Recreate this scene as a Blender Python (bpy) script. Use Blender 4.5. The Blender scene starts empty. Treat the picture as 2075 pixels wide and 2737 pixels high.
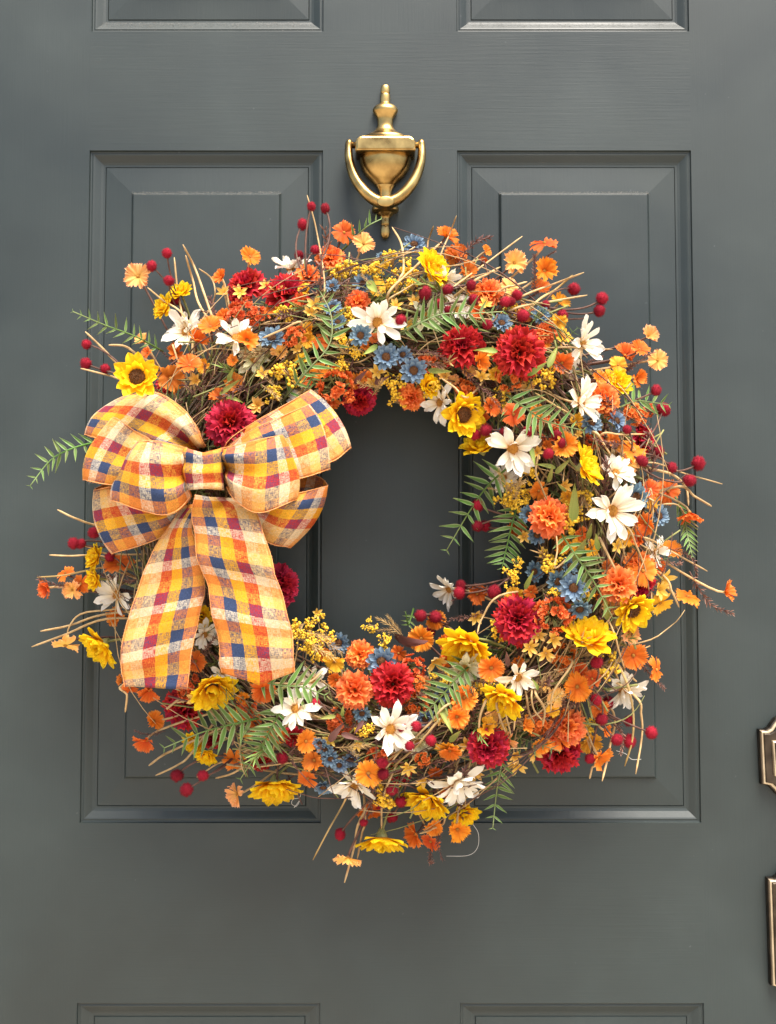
import bpy, math, random
from mathutils import noise as mnoise
import numpy as np
from mathutils import Vector, Matrix, Quaternion
random.seed(7)
rng = np.random.default_rng(7)
scene = bpy.context.scene
COL = scene.collection
R = math.radians

# ---------------------------------------------------------------- camera
S = 0.0004                      # metres on the door per photograph pixel
D = 1.15                        # camera distance
TH = math.asin(0.046 * D)       # pitch (looking slightly up)
ZC = 1.37
CX, CY = 1037.5, 1368.5
CAM = np.array([0.0, -D * math.cos(TH), ZC - D * math.sin(TH)])
cam_d = bpy.data.cameras.new('camera')
cam = bpy.data.objects.new('camera', cam_d)
COL.objects.link(cam)
cam.location = CAM
cam.rotation_euler = (math.pi / 2 + TH, 0, 0)
cam_d.sensor_fit = 'VERTICAL'
cam_d.sensor_height = 24
cam_d.lens = 12 / (CY * S / D)
cam_d.clip_start = 0.01
cam_d.clip_end = 500
scene.camera = cam

# ---------------------------------------------------------------- light
SUN_EL, SUN_AZ = 63.0, 25.0     # degrees; azimuth from straight out of the door towards the right
sdir = Vector((math.sin(R(SUN_AZ)) * math.cos(R(SUN_EL)), -math.cos(R(SUN_AZ)) * math.cos(R(SUN_EL)), math.sin(R(SUN_EL))))
world = bpy.data.worlds.new('World')
scene.world = world
world.use_nodes = True
wt = world.node_tree
sky = wt.nodes.new('ShaderNodeTexSky')
sky.sky_type = 'NISHITA'
sky.sun_disc = False
sky.sun_elevation = R(SUN_EL)
sky.sun_rotation = math.atan2(sdir.x, sdir.y)
sky.air_density = 1.0
sky.dust_density = 3.0
sky.ozone_density = 1.0
wt.nodes['Background'].inputs[1].default_value = 0.088
wt.links.new(sky.outputs[0], wt.nodes['Background'].inputs[0])
sl = bpy.data.lights.new('sun', 'SUN')
sl.energy = 2.5
sl.angle = R(32)
sl.color = (1.0, 0.94, 0.85)
so = bpy.data.objects.new('sun', sl)
COL.objects.link(so)
so.rotation_euler = sdir.to_track_quat('Z', 'Y').to_euler()
scene.view_settings.view_transform = 'Standard'
scene.view_settings.look = 'None'
scene.view_settings.exposure = 1.7
scene.view_settings.gamma = 1.0


def P(px, py, d):
    """point seen at photograph pixel (px, py), d metres in front of the door face"""
    x = (px - CX) * S / D
    y = (CY - py) * S / D
    c, s = math.cos(TH), math.sin(TH)
    v = np.array([x, c - y * s, s + y * c])
    k = (-d - CAM[1]) / v[1]
    return CAM + v * k


# ---------------------------------------------------------------- mesh helpers
class MB:
    def __init__(self):
        self.v = []; self.f = []; self.uv = []; self.mi = []; self.n = 0

    def add(self, V, F, UV=None, mi=0, M=None):
        V = np.asarray(V, float)
        if M is not None:
            M = np.asarray(M, float)
            V = V @ M[:3, :3].T + M[:3, 3]
        if UV is None:
            UV = np.zeros((len(V), 2))
        self.v.append(V); self.uv.append(np.asarray(UV, float))
        o = self.n
        self.f.extend([tuple(i + o for i in f) for f in F])
        self.mi.extend([mi] * len(F))
        self.n += len(V)
        return self

    def mesh(self, name, mats, smooth=True):
        me = bpy.data.meshes.new(name)
        V = np.concatenate(self.v); UV = np.concatenate(self.uv)
        me.from_pydata(V.tolist(), [], self.f)
        for m in mats:
            me.materials.append(m)
        lv = np.empty(len(me.loops), dtype=np.int32)
        me.loops.foreach_get('vertex_index', lv)
        ul = me.uv_layers.new(name='UVMap')
        ul.data.foreach_set('uv', UV[lv].astype(np.float32).ravel())
        if len(mats) > 1:
            me.polygons.foreach_set('material_index', np.array(self.mi, dtype=np.int32))
        me.polygons.foreach_set('use_smooth', np.full(len(me.polygons), smooth))
        me.update()
        return me


def obj(name, me, parent=None, M=None):
    o = bpy.data.objects.new(name, me)
    COL.objects.link(o)
    if parent is not None:
        o.parent = parent
    if M is not None:
        o.matrix_basis = M
    return o


def grid_faces(nu, nv):
    return [(i * nv + j, (i + 1) * nv + j, (i + 1) * nv + j + 1, i * nv + j + 1) for i in range(nu - 1) for j in range(nv - 1)]


def catmull(pts, n):
    p = np.asarray(pts, float)
    if len(p) == 2:
        t = np.linspace(0, 1, n)[:, None]
        return p[0] * (1 - t) + p[1] * t
    p = np.vstack([2 * p[0] - p[1], p, 2 * p[-1] - p[-2]])
    out = []
    m = len(p) - 3
    for u in np.linspace(0, m - 1e-9, n):
        i = int(u); t = u - i
        a, b, c, d = p[i:i + 4]
        out.append(0.5 * (2 * b + (c - a) * t + (2 * a - 5 * b + 4 * c - d) * t * t + (3 * b - a - 3 * c + d) * t ** 3))
    return np.array(out)


def bez(a, b, c, d, n):
    t = np.linspace(0, 1, n)[:, None]
    return a * (1 - t) ** 3 + 3 * b * t * (1 - t) ** 2 + 3 * c * t * t * (1 - t) + d * t ** 3


def nrm(v):
    v = np.asarray(v, float)
    return v / (np.linalg.norm(v) + 1e-12)


def tube(path, rad, sides=5, flat=1.0):
    path = np.asarray(path, float); n = len(path)
    rad = np.broadcast_to(np.asarray(rad, float), (n,))
    tang = np.gradient(path, axis=0)
    tang /= np.linalg.norm(tang, axis=1)[:, None] + 1e-12
    a = np.array([0, 0, 1.0]) if abs(tang[0][2]) < 0.9 else np.array([1.0, 0, 0])
    nx = nrm(np.cross(tang[0], a))
    V = []; UV = []
    L = 0
    for i in range(n):
        nx = nrm(nx - tang[i] * np.dot(nx, tang[i]))
        ny = np.cross(tang[i], nx)
        if i:
            L += np.linalg.norm(path[i] - path[i - 1])
        for k in range(sides):
            an = 2 * math.pi * k / sides
            V.append(path[i] + rad[i] * (math.cos(an) * nx + flat * math.sin(an) * ny))
            UV.append((k / sides, L * 10))
    F = []
    for i in range(n - 1):
        for k in range(sides):
            k2 = (k + 1) % sides
            F.append((i * sides + k, i * sides + k2, (i + 1) * sides + k2, (i + 1) * sides + k))
    F.append(tuple(range(sides - 1, -1, -1)))
    F.append(tuple((n - 1) * sides + k for k in range(sides)))
    return np.array(V), F, np.array(UV)


def rotm(axis, ang):
    return np.array(Matrix.Rotation(ang, 4, axis))


def frame(z, roll=0.0):
    """4x4 numpy rotation taking +Z to z"""
    q = Vector(z).to_track_quat('Z', 'Y')
    return np.array(q.to_matrix().to_4x4()) @ rotm('Z', roll)


def ico(sub=1):
    t = (1 + 5 ** .5) / 2
    v = [nrm(x) for x in [(-1, t, 0), (1, t, 0), (-1, -t, 0), (1, -t, 0), (0, -1, t), (0, 1, t), (0, -1, -t), (0, 1, -t), (t, 0, -1), (t, 0, 1), (-t, 0, -1), (-t, 0, 1)]]
    f = [(0, 11, 5), (0, 5, 1), (0, 1, 7), (0, 7, 10), (0, 10, 11), (1, 5, 9), (5, 11, 4), (11, 10, 2), (10, 7, 6), (7, 1, 8), (3, 9, 4), (3, 4, 2), (3, 2, 6), (3, 6, 8), (3, 8, 9), (4, 9, 5), (2, 4, 11), (6, 2, 10), (8, 6, 7), (9, 8, 1)]
    for _ in range(sub):
        c = {}; g = []
        def mid(a, b):
            k = (min(a, b), max(a, b))
            if k not in c:
                v.append(nrm(v[a] + v[b])); c[k] = len(v) - 1
            return c[k]
        for a, b, d in f:
            x, y, z = mid(a, b), mid(b, d), mid(d, a)
            g += [(a, x, z), (b, y, x), (d, z, y), (x, y, z)]
        f = g
    return np.array(v), f


# ---------------------------------------------------------------- materials
def new_mat(name):
    m = bpy.data.materials.new(name)
    m.use_nodes = True
    nt = m.node_tree
    return m, nt, nt.nodes['Principled BSDF'], nt.nodes['Material Output']


def N(nt, t, **kw):
    n = nt.nodes.new(t)
    for k, v in kw.items():
        setattr(n, k, v)
    return n


def ramp(nt, stops, interp='LINEAR'):
    r = N(nt, 'ShaderNodeValToRGB')
    r.color_ramp.interpolation = interp
    e = r.color_ramp.elements
    while len(e) < len(stops):
        e.new(0.5)
    for i, (p, c) in enumerate(stops):
        e[i].position = p
        e[i].color = (*c, 1)
    return r


def petal_mat(name, stops, rough=0.65, transl=0.22, var=0.25, vein=0.25, hue=0.02, scale=(14, 1.5, 1), edge=None):
    m, nt, b, out = new_mat(name)
    L = nt.links.new
    uv = N(nt, 'ShaderNodeUVMap')
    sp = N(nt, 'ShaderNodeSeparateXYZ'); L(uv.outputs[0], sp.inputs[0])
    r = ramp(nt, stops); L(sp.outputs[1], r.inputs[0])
    if edge:
        e1 = N(nt, 'ShaderNodeMath', operation='SUBTRACT'); L(sp.outputs[0], e1.inputs[0]); e1.inputs[1].default_value = .5
        e2 = N(nt, 'ShaderNodeMath', operation='ABSOLUTE'); L(e1.outputs[0], e2.inputs[0])
        e3 = N(nt, 'ShaderNodeMath', operation='MULTIPLY_ADD', use_clamp=True); L(e2.outputs[0], e3.inputs[0]); e3.inputs[1].default_value = 3.2; e3.inputs[2].default_value = -.75
        em = N(nt, 'ShaderNodeMix', data_type='RGBA'); L(e3.outputs[0], em.inputs[0]); L(r.outputs[0], em.inputs[6]); em.inputs[7].default_value = (*edge, 1)
        cout = em.outputs[2]
    else:
        cout = r.outputs[0]
    mp = N(nt, 'ShaderNodeMapping'); mp.inputs['Scale'].default_value = scale
    L(uv.outputs[0], mp.inputs[0])
    nz = N(nt, 'ShaderNodeTexNoise'); nz.inputs['Scale'].default_value = 1.0; nz.inputs['Detail'].default_value = 3
    L(mp.outputs[0], nz.inputs['Vector'])
    oi = N(nt, 'ShaderNodeObjectInfo')
    v1 = N(nt, 'ShaderNodeMath', operation='MULTIPLY_ADD'); L(nz.outputs[0], v1.inputs[0])
    v1.inputs[1].default_value = vein * 2; v1.inputs[2].default_value = 1 - vein
    v2 = N(nt, 'ShaderNodeMath', operation='MULTIPLY_ADD'); L(oi.outputs['Random'], v2.inputs[0])
    v2.inputs[1].default_value = var; v2.inputs[2].default_value = 1 - var * 0.6
    v3 = N(nt, 'ShaderNodeMath', operation='MULTIPLY'); L(v1.outputs[0], v3.inputs[0]); L(v2.outputs[0], v3.inputs[1])
    h = N(nt, 'ShaderNodeMath', operation='MULTIPLY_ADD'); L(oi.outputs['Random'], h.inputs[0])
    h.inputs[1].default_value = hue; h.inputs[2].default_value = 0.5 - hue / 2
    hs = N(nt, 'ShaderNodeHueSaturation'); L(cout, hs.inputs['Color']); L(v3.outputs[0], hs.inputs['Value']); L(h.outputs[0], hs.inputs['Hue'])
    L(hs.outputs[0], b.inputs['Base Color'])
    b.inputs['Roughness'].default_value = rough
    b.inputs['Specular IOR Level'].default_value = 0.25
    bp = N(nt, 'ShaderNodeBump'); bp.inputs['Strength'].default_value = 0.35; bp.inputs['Distance'].default_value = 0.0006
    L(nz.outputs[0], bp.inputs['Height']); L(bp.outputs[0], b.inputs['Normal'])
    if transl > 0:
        tr = N(nt, 'ShaderNodeBsdfTranslucent'); L(hs.outputs[0], tr.inputs[0])
        mx = N(nt, 'ShaderNodeMixShader'); mx.inputs[0].default_value = transl
        L(b.outputs[0], mx.inputs[1]); L(tr.outputs[0], mx.inputs[2]); L(mx.outputs[0], out.inputs[0])
    return m


def plain_mat(name, c1, c2, scale=300, rough=0.7, var=0.3, metal=0.0, bump=0.3):
    m, nt, b, out = new_mat(name)
    L = nt.links.new
    tc = N(nt, 'ShaderNodeTexCoord')
    nz = N(nt, 'ShaderNodeTexNoise'); nz.inputs['Scale'].default_value = scale; nz.inputs['Detail'].default_value = 4
    L(tc.outputs['Object'], nz.inputs['Vector'])
    r = ramp(nt, [(0.3, c1), (0.7, c2)]); L(nz.outputs[0], r.inputs[0])
    oi = N(nt, 'ShaderNodeObjectInfo')
    v2 = N(nt, 'ShaderNodeMath', operation='MULTIPLY_ADD'); L(oi.outputs['Random'], v2.inputs[0])
    v2.inputs[1].default_value = var; v2.inputs[2].default_value = 1 - var * 0.5
    hs = N(nt, 'ShaderNodeHueSaturation'); L(r.outputs[0], hs.inputs['Color']); L(v2.outputs[0], hs.inputs['Value'])
    L(hs.outputs[0], b.inputs['Base Color'])
    b.inputs['Roughness'].default_value = rough
    b.inputs['Metallic'].default_value = metal
    b.inputs['Specular IOR Level'].default_value = 0.3
    bp = N(nt, 'ShaderNodeBump'); bp.inputs['Strength'].default_value = bump; bp.inputs['Distance'].default_value = 0.0005
    L(nz.outputs[0], bp.inputs['Height']); L(bp.outputs[0], b.inputs['Normal'])
    return m


def paint_mat(name, grain):
    """semi-gloss slate paint over moulded wood grain; grain = mapping scale of the strokes"""
    m, nt, b, out = new_mat(name)
    L = nt.links.new
    tc = N(nt, 'ShaderNodeTexCoord')
    mp = N(nt, 'ShaderNodeMapping'); mp.inputs['Scale'].default_value = grain
    L(tc.outputs['Object'], mp.inputs[0])
    n1 = N(nt, 'ShaderNodeTexNoise'); n1.inputs['Scale'].default_value = 1; n1.inputs['Detail'].default_value = 6; n1.inputs['Roughness'].default_value = 0.6
    L(mp.outputs[0], n1.inputs['Vector'])
    n2 = N(nt, 'ShaderNodeTexNoise'); n2.inputs['Scale'].default_value = 7; n2.inputs['Detail'].default_value = 5
    L(tc.outputs['Object'], n2.inputs['Vector'])
    n3 = N(nt, 'ShaderNodeTexNoise'); n3.inputs['Scale'].default_value = 900; n3.inputs['Detail'].default_value = 2
    L(tc.outputs['Object'], n3.inputs['Vector'])
    r = ramp(nt, [(0.3, (0.0180, 0.0255, 0.0240)), (0.55, (0.0220, 0.0308, 0.0290)), (0.75, (0.0280, 0.0378, 0.0358))])
    L(n2.outputs[0], r.inputs[0])
    nb = N(nt, 'ShaderNodeTexNoise'); nb.inputs['Scale'].default_value = 3.2; nb.inputs['Detail'].default_value = 7; nb.inputs['Distortion'].default_value = .6
    L(tc.outputs['Object'], nb.inputs['Vector'])
    mb_ = N(nt, 'ShaderNodeMath', operation='MULTIPLY_ADD'); L(nb.outputs[0], mb_.inputs[0]); mb_.inputs[1].default_value = 1.0; mb_.inputs[2].default_value = .5
    hb = N(nt, 'ShaderNodeHueSaturation'); L(r.outputs[0], hb.inputs['Color']); L(mb_.outputs[0], hb.inputs['Value'])
    # chalky specks and scuffs
    n4 = N(nt, 'ShaderNodeTexNoise'); n4.inputs['Scale'].default_value = 160; n4.inputs['Detail'].default_value = 1
    L(tc.outputs['Object'], n4.inputs['Vector'])
    r4 = ramp(nt, [(0.77, (0, 0, 0)), (0.84, (0.4, 0.4, 0.4))]); L(n4.outputs[0], r4.inputs[0])
    mx = N(nt, 'ShaderNodeMix', data_type='RGBA'); L(r4.outputs[0], mx.inputs[0]); L(hb.outputs[0], mx.inputs[6]); mx.inputs[7].default_value = (0.10, 0.11, 0.115, 1)
    L(mx.outputs[2], b.inputs['Base Color'])
    rr = N(nt, 'ShaderNodeMath', operation='MULTIPLY_ADD'); L(nb.outputs[0], rr.inputs[0]); rr.inputs[1].default_value = 0.6; rr.inputs[2].default_value = 0.20
    L(rr.outputs[0], b.inputs['Roughness'])
    b.inputs['Specular IOR Level'].default_value = 0.45
    ad = N(nt, 'ShaderNodeMath', operation='MULTIPLY_ADD'); L(n3.outputs[0], ad.inputs[0]); ad.inputs[1].default_value = 0.12; L(n1.outputs[0], ad.inputs[2])
    bp = N(nt, 'ShaderNodeBump'); bp.inputs['Strength'].default_value = 0.14; bp.inputs['Distance'].default_value = 0.001
    L(ad.outputs[0], bp.inputs['Height']); L(bp.outputs[0], b.inputs['Normal'])
    return m


PAINT_V = paint_mat('slate_paint_vertical_grain', (420, 420, 14))
PAINT_H = paint_mat('slate_paint_horizontal_grain', (14, 420, 420))


def brass_mat(name, c1, c2, rough):
    m, nt, b, out = new_mat(name)
    L = nt.links.new
    tc = N(nt, 'ShaderNodeTexCoord')
    nz = N(nt, 'ShaderNodeTexNoise'); nz.inputs['Scale'].default_value = 45; nz.inputs['Detail'].default_value = 6
    L(tc.outputs['Object'], nz.inputs['Vector'])
    r = ramp(nt, [(0.35, c1), (0.62, c2)]); L(nz.outputs[0], r.inputs[0])
    L(r.outputs[0], b.inputs['Base Color'])
    b.inputs['Metallic'].default_value = 1
    rr = N(nt, 'ShaderNodeMath', operation='MULTIPLY_ADD'); L(nz.outputs[0], rr.inputs[0]); rr.inputs[1].default_value = 0.25; rr.inputs[2].default_value = rough
    L(rr.outputs[0], b.inputs['Roughness'])
    return m


BRASS = brass_mat('aged_brass', (0.20, 0.12, 0.04), (0.50, 0.335, 0.12), 0.17)
BRONZE = brass_mat('dark_bronze', (0.05, 0.040, 0.032), (0.10, 0.08, 0.06), 0.25)
BRONZE_RIM = brass_mat('worn_bronze_rim', (0.5, 0.40, 0.26), (0.68, 0.56, 0.38), 0.35)
BRONZE_RIM.node_tree.nodes['Principled BSDF'].inputs['Metallic'].default_value = 0.6

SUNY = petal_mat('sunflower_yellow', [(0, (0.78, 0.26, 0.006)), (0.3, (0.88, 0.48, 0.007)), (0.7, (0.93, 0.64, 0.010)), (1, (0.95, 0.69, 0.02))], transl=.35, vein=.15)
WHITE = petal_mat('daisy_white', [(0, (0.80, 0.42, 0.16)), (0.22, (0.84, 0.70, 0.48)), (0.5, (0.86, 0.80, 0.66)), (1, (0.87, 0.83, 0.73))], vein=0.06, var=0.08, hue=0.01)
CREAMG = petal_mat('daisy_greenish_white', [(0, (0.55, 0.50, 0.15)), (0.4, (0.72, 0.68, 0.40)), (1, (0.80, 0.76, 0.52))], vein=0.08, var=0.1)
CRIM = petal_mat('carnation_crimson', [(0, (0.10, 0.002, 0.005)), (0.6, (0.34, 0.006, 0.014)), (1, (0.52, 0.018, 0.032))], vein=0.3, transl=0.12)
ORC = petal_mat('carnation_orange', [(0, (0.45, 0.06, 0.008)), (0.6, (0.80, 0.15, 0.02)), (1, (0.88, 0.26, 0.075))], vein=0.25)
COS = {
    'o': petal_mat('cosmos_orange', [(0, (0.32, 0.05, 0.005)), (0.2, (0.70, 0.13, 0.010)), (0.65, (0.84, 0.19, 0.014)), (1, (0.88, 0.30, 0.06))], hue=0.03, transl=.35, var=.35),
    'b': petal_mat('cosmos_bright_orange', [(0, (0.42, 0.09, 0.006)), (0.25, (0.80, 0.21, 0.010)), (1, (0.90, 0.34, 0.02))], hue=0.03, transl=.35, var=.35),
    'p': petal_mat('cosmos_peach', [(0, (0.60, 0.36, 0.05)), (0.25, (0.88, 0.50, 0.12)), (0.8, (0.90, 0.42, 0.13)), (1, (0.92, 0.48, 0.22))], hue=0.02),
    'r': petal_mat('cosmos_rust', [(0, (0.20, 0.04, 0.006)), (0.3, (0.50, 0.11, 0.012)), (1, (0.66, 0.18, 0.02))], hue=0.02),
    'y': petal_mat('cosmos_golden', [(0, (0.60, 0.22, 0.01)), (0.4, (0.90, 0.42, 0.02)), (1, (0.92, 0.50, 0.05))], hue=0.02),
}
BLUE = petal_mat('daisy_slate_blue', [(0, (0.05, 0.09, 0.14)), (0.4, (0.10, 0.165, 0.24)), (1, (0.26, 0.37, 0.45))], vein=0.25, hue=0.03)
STAR = petal_mat('star_flower_ochre', [(0, (0.55, 0.26, 0.03)), (0.4, (0.80, 0.45, 0.06)), (1, (0.86, 0.60, 0.22))])
FERN = petal_mat('fern_green', [(0, (0.11, 0.19, 0.035)), (0.6, (0.14, 0.24, 0.05)), (1, (0.34, 0.42, 0.16))], vein=0.3, var=0.5, hue=0.05, rough=0.5, edge=(0.40, 0.46, 0.24))
FERND = petal_mat('fern_dark_green', [(0, (0.055, 0.10, 0.03)), (1, (0.15, 0.21, 0.08))], vein=0.3, var=0.6, hue=0.06, rough=0.5, edge=(0.22, 0.28, 0.12))
OLIVE = petal_mat('leaf_olive', [(0, (0.20, 0.25, 0.05)), (1, (0.40, 0.42, 0.11))], vein=0.25, var=0.4, hue=0.05, rough=0.5)
MAUVE = petal_mat('leaf_mauve', [(0, (0.12, 0.05, 0.04)), (1, (0.22, 0.10, 0.085))], vein=0.25, var=0.4, rough=0.5)
NEED = petal_mat('needle_brown', [(0, (0.10, 0.042, 0.030)), (0.6, (0.20, 0.090, 0.065)), (1, (0.42, 0.25, 0.19))], var=0.6, transl=0.1)
NEEDT = petal_mat('needle_tan', [(0, (0.30, 0.18, 0.06)), (1, (0.62, 0.42, 0.19))], var=0.5, transl=0.1)
BERRY = plain_mat('velvet_red', (0.13, 0.002, 0.008), (0.36, 0.009, 0.026), 400, 0.9, 0.5)
DISC = plain_mat('seed_brown', (0.05, 0.018, 0.006), (0.16, 0.065, 0.02), 500, 0.9, 0.4)
CENT = plain_mat('flower_centre_amber', (0.22, 0.09, 0.015), (0.55, 0.25, 0.04), 500, 0.9, 0.4)
BUDY = plain_mat('bud_yellow', (0.78, 0.44, 0.02), (0.90, 0.62, 0.06), 200, 0.7, 0.3)
STEMT = plain_mat('stem_tan', (0.36, 0.22, 0.09), (0.60, 0.42, 0.20), 120, 0.6, 0.4)
STEMG = plain_mat('stem_green', (0.16, 0.17, 0.05), (0.30, 0.29, 0.10), 120, 0.6, 0.4)
STEMB = plain_mat('stem_brown', (0.07, 0.03, 0.022), (0.16, 0.08, 0.055), 120, 0.6, 0.3)
TWIG1 = plain_mat('twig_brown', (0.06, 0.035, 0.02), (0.17, 0.10, 0.055), 90, 0.8, 0.0)
TWIG2 = plain_mat('twig_tan', (0.20, 0.13, 0.06), (0.42, 0.29, 0.14), 90, 0.8, 0.0)
TWIG3 = plain_mat('twig_grey', (0.10, 0.075, 0.05), (0.22, 0.17, 0.11), 90, 0.8, 0.0)
THREAD = plain_mat('loose_thread_white', (0.6, 0.58, 0.52), (0.75, 0.73, 0.68), 90, 0.6, 0.0)


def ribbon_mat():
    m, nt, b, out = new_mat('plaid_ribbon')
    L = nt.links.new
    uv = N(nt, 'ShaderNodeUVMap')
    # slub wobble of the threads
    wn = N(nt, 'ShaderNodeTexNoise'); wn.inputs['Scale'].default_value = 9; wn.inputs['Detail'].default_value = 2
    L(uv.outputs[0], wn.inputs['Vector'])
    wob = N(nt, 'ShaderNodeVectorMath', operation='MULTIPLY_ADD'); L(wn.outputs['Color'], wob.inputs[0])
    wob.inputs[1].default_value = (0.012, 0.02, 0); L(uv.outputs[0], wob.inputs[2])
    sp = N(nt, 'ShaderNodeSeparateXYZ'); L(wob.outputs[0], sp.inputs[0])
    OR, NV, YE, RE, CR, WH = (0.70, 0.23, 0.045), (0.04, 0.06, 0.125), (0.76, 0.37, 0.008), (0.46, 0.022, 0.016), (0.72, 0.50, 0.25), (0.70, 0.60, 0.44)
    warp = ramp(nt, [(0, (0.70, 0.22, 0.06)), (0.022, OR), (0.175, NV), (0.345, YE), (0.52, RE), (0.695, CR), (0.86, (0.80, 0.43, 0.15)), (0.98, (0.70, 0.24, 0.07))], 'CONSTANT')
    L(sp.outputs[0], warp.inputs[0])
    ml = N(nt, 'ShaderNodeMath', operation='MULTIPLY'); L(sp.outputs[1], ml.inputs[0]); ml.inputs[1].default_value = 1 / 0.63
    fr = N(nt, 'ShaderNodeMath', operation='FRACT'); L(ml.outputs[0], fr.inputs[0])
    weft = ramp(nt, [(0, NV), (0.27, WH), (0.50, (0.64, 0.20, 0.035)), (0.74, (0.74, 0.39, 0.06))], 'CONSTANT')
    L(fr.outputs[0], weft.inputs[0])
    # weave: two stretched noises decide which thread is on top
    def threads(sc):
        mp = N(nt, 'ShaderNodeMapping'); mp.inputs['Scale'].default_value = sc; L(uv.outputs[0], mp.inputs[0])
        z = N(nt, 'ShaderNodeTexNoise'); z.inputs['Scale'].default_value = 1; z.inputs['Detail'].default_value = 2; L(mp.outputs[0], z.inputs['Vector'])
        return z
    z1 = threads((16, 150, 1)); z2 = threads((150, 14, 1)); z3 = threads((120, 120, 1))
    a1 = N(nt, 'ShaderNodeMath', operation='SUBTRACT'); L(z1.outputs[0], a1.inputs[0]); L(z2.outputs[0], a1.inputs[1])
    a2 = N(nt, 'ShaderNodeMath', operation='MULTIPLY_ADD'); L(a1.outputs[0], a2.inputs[0]); a2.inputs[1].default_value = 2.4; a2.inputs[2].default_value = -0.02
    a3 = N(nt, 'ShaderNodeMath', operation='MULTIPLY_ADD', use_clamp=True); L(z3.outputs[0], a3.inputs[0]); a3.inputs[1].default_value = 0.9; L(a2.outputs[0], a3.inputs[2])
    mx = N(nt, 'ShaderNodeMix', data_type='RGBA'); L(a3.outputs[0], mx.inputs[0]); L(warp.outputs[0], mx.inputs[6]); L(weft.outputs[0], mx.inputs[7])
    z4 = threads((260, 26, 1)); z5 = threads((24, 240, 1))
    s1 = N(nt, 'ShaderNodeMath', operation='ADD'); L(z4.outputs[0], s1.inputs[0]); L(z5.outputs[0], s1.inputs[1])
    s2 = N(nt, 'ShaderNodeMath', operation='MULTIPLY_ADD'); L(s1.outputs[0], s2.inputs[0]); s2.inputs[1].default_value = 1.3; s2.inputs[2].default_value = -0.30
    sl_ = N(nt, 'ShaderNodeHueSaturation'); L(mx.outputs[2], sl_.inputs['Color']); L(s2.outputs[0], sl_.inputs['Value'])
    L(sl_.outputs[0], b.inputs['Base Color'])
    b.inputs['Roughness'].default_value = 0.85
    b.inputs['Specular IOR Level'].default_value = 0.15
    bp = N(nt, 'ShaderNodeBump'); bp.inputs['Strength'].default_value = 0.5; bp.inputs['Distance'].default_value = 0.0005
    L(a3.outputs[0], bp.inputs['Height']); L(bp.outputs[0], b.inputs['Normal'])
    tr = N(nt, 'ShaderNodeBsdfTranslucent'); L(mx.outputs[2], tr.inputs[0])
    ms = N(nt, 'ShaderNodeMixShader'); ms.inputs[0].default_value = 0.15
    L(b.outputs[0], ms.inputs[1]); L(tr.outputs[0], ms.inputs[2]); L(ms.outputs[0], out.inputs[0])
    return m


RIBBON = ribbon_mat()
STITCH = plain_mat('orange_stitching', (0.72, 0.26, 0.07), (0.88, 0.45, 0.18), 700, 0.9, 0.0)
CONC = plain_mat('porch_concrete', (0.42, 0.355, 0.28), (0.52, 0.445, 0.36), 3, 0.9, 0.0)

# ---------------------------------------------------------------- setting
g = MB().add([(-40, -80, 0), (40, -80, 0), (40, 0.04, 0), (-40, 0.04, 0)], [(0, 1, 2, 3)])
go = obj('ground', g.mesh('ground', [CONC]))
go['kind'] = 'structure'


def tagthing(o, label, cat):
    o['label'] = label; o['category'] = cat


WALLM = plain_mat('painted_wall', (0.60, 0.58, 0.54), (0.68, 0.66, 0.62), 40, 0.85, 0.0)
wl = MB()
for x0, x1, z0, z1 in ((-6, -.475, 0, 3.2), (.475, 6, 0, 3.2), (-.475, .475, 2.44, 3.2)):
    V = [(x0, .02, z0), (x1, .02, z0), (x1, .2, z0), (x0, .2, z0), (x0, .02, z1), (x1, .02, z1), (x1, .2, z1), (x0, .2, z1)]
    wl.add(V, [(0, 1, 5, 4), (1, 2, 6, 5), (2, 3, 7, 6), (3, 0, 4, 7), (4, 5, 6, 7), (3, 2, 1, 0)])
wo = obj('wall', wl.mesh('wall', [WALLM], False))
wo['kind'] = 'structure'
door = obj('door', None)
door.location = (0, 0, 0)
tagthing(door, 'dark slate grey panelled front door with brass knocker and bronze locks', 'door')


def X(px): return P(px, 1300, 0)[0]
def Z(py): return P(1037, py, 0)[2]


xl, xr = X(1037) - 0.457, X(1037) + 0.457
cols = [(X(226.5), X(861)), (X(1225), X(1861))]
rows = [(Z(84), Z(84) + 0.42), (Z(2200), Z(402)), (Z(2681) - 0.42, Z(2681))]
ZB, ZT = 0.012, 2.42
TK = 0.044


def box(mb, x0, x1, y0, y1, z0, z1):
    V = [(x0, y0, z0), (x1, y0, z0), (x1, y1, z0), (x0, y1, z0), (x0, y0, z1), (x1, y0, z1), (x1, y1, z1), (x0, y1, z1)]
    return mb.add(V, [(0, 1, 5, 4), (1, 2, 6, 5), (2, 3, 7, 6), (3, 0, 4, 7), (4, 5, 6, 7), (3, 2, 1, 0)])


for a, b in ((xl, cols[0][0]), (cols[1][1], xr)):
    obj('stile', box(MB(), a, b, 0, TK, ZB, ZT).mesh('stile', [PAINT_V], False), door)
zs = [(ZB, rows[2][0]), (rows[2][1], rows[1][0]), (rows[1][1], rows[0][0]), (rows[0][1], ZT)]
for a, b in zs:
    obj('rail', box(MB(), cols[0][0], cols[1][1], 0, TK, a, b).mesh('rail', [PAINT_H], False), door)
for a, b in rows:
    obj('mullion', box(MB(), cols[0][1], cols[1][0], 0, TK, a, b).mesh('mullion', [PAINT_V], False), door)


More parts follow.
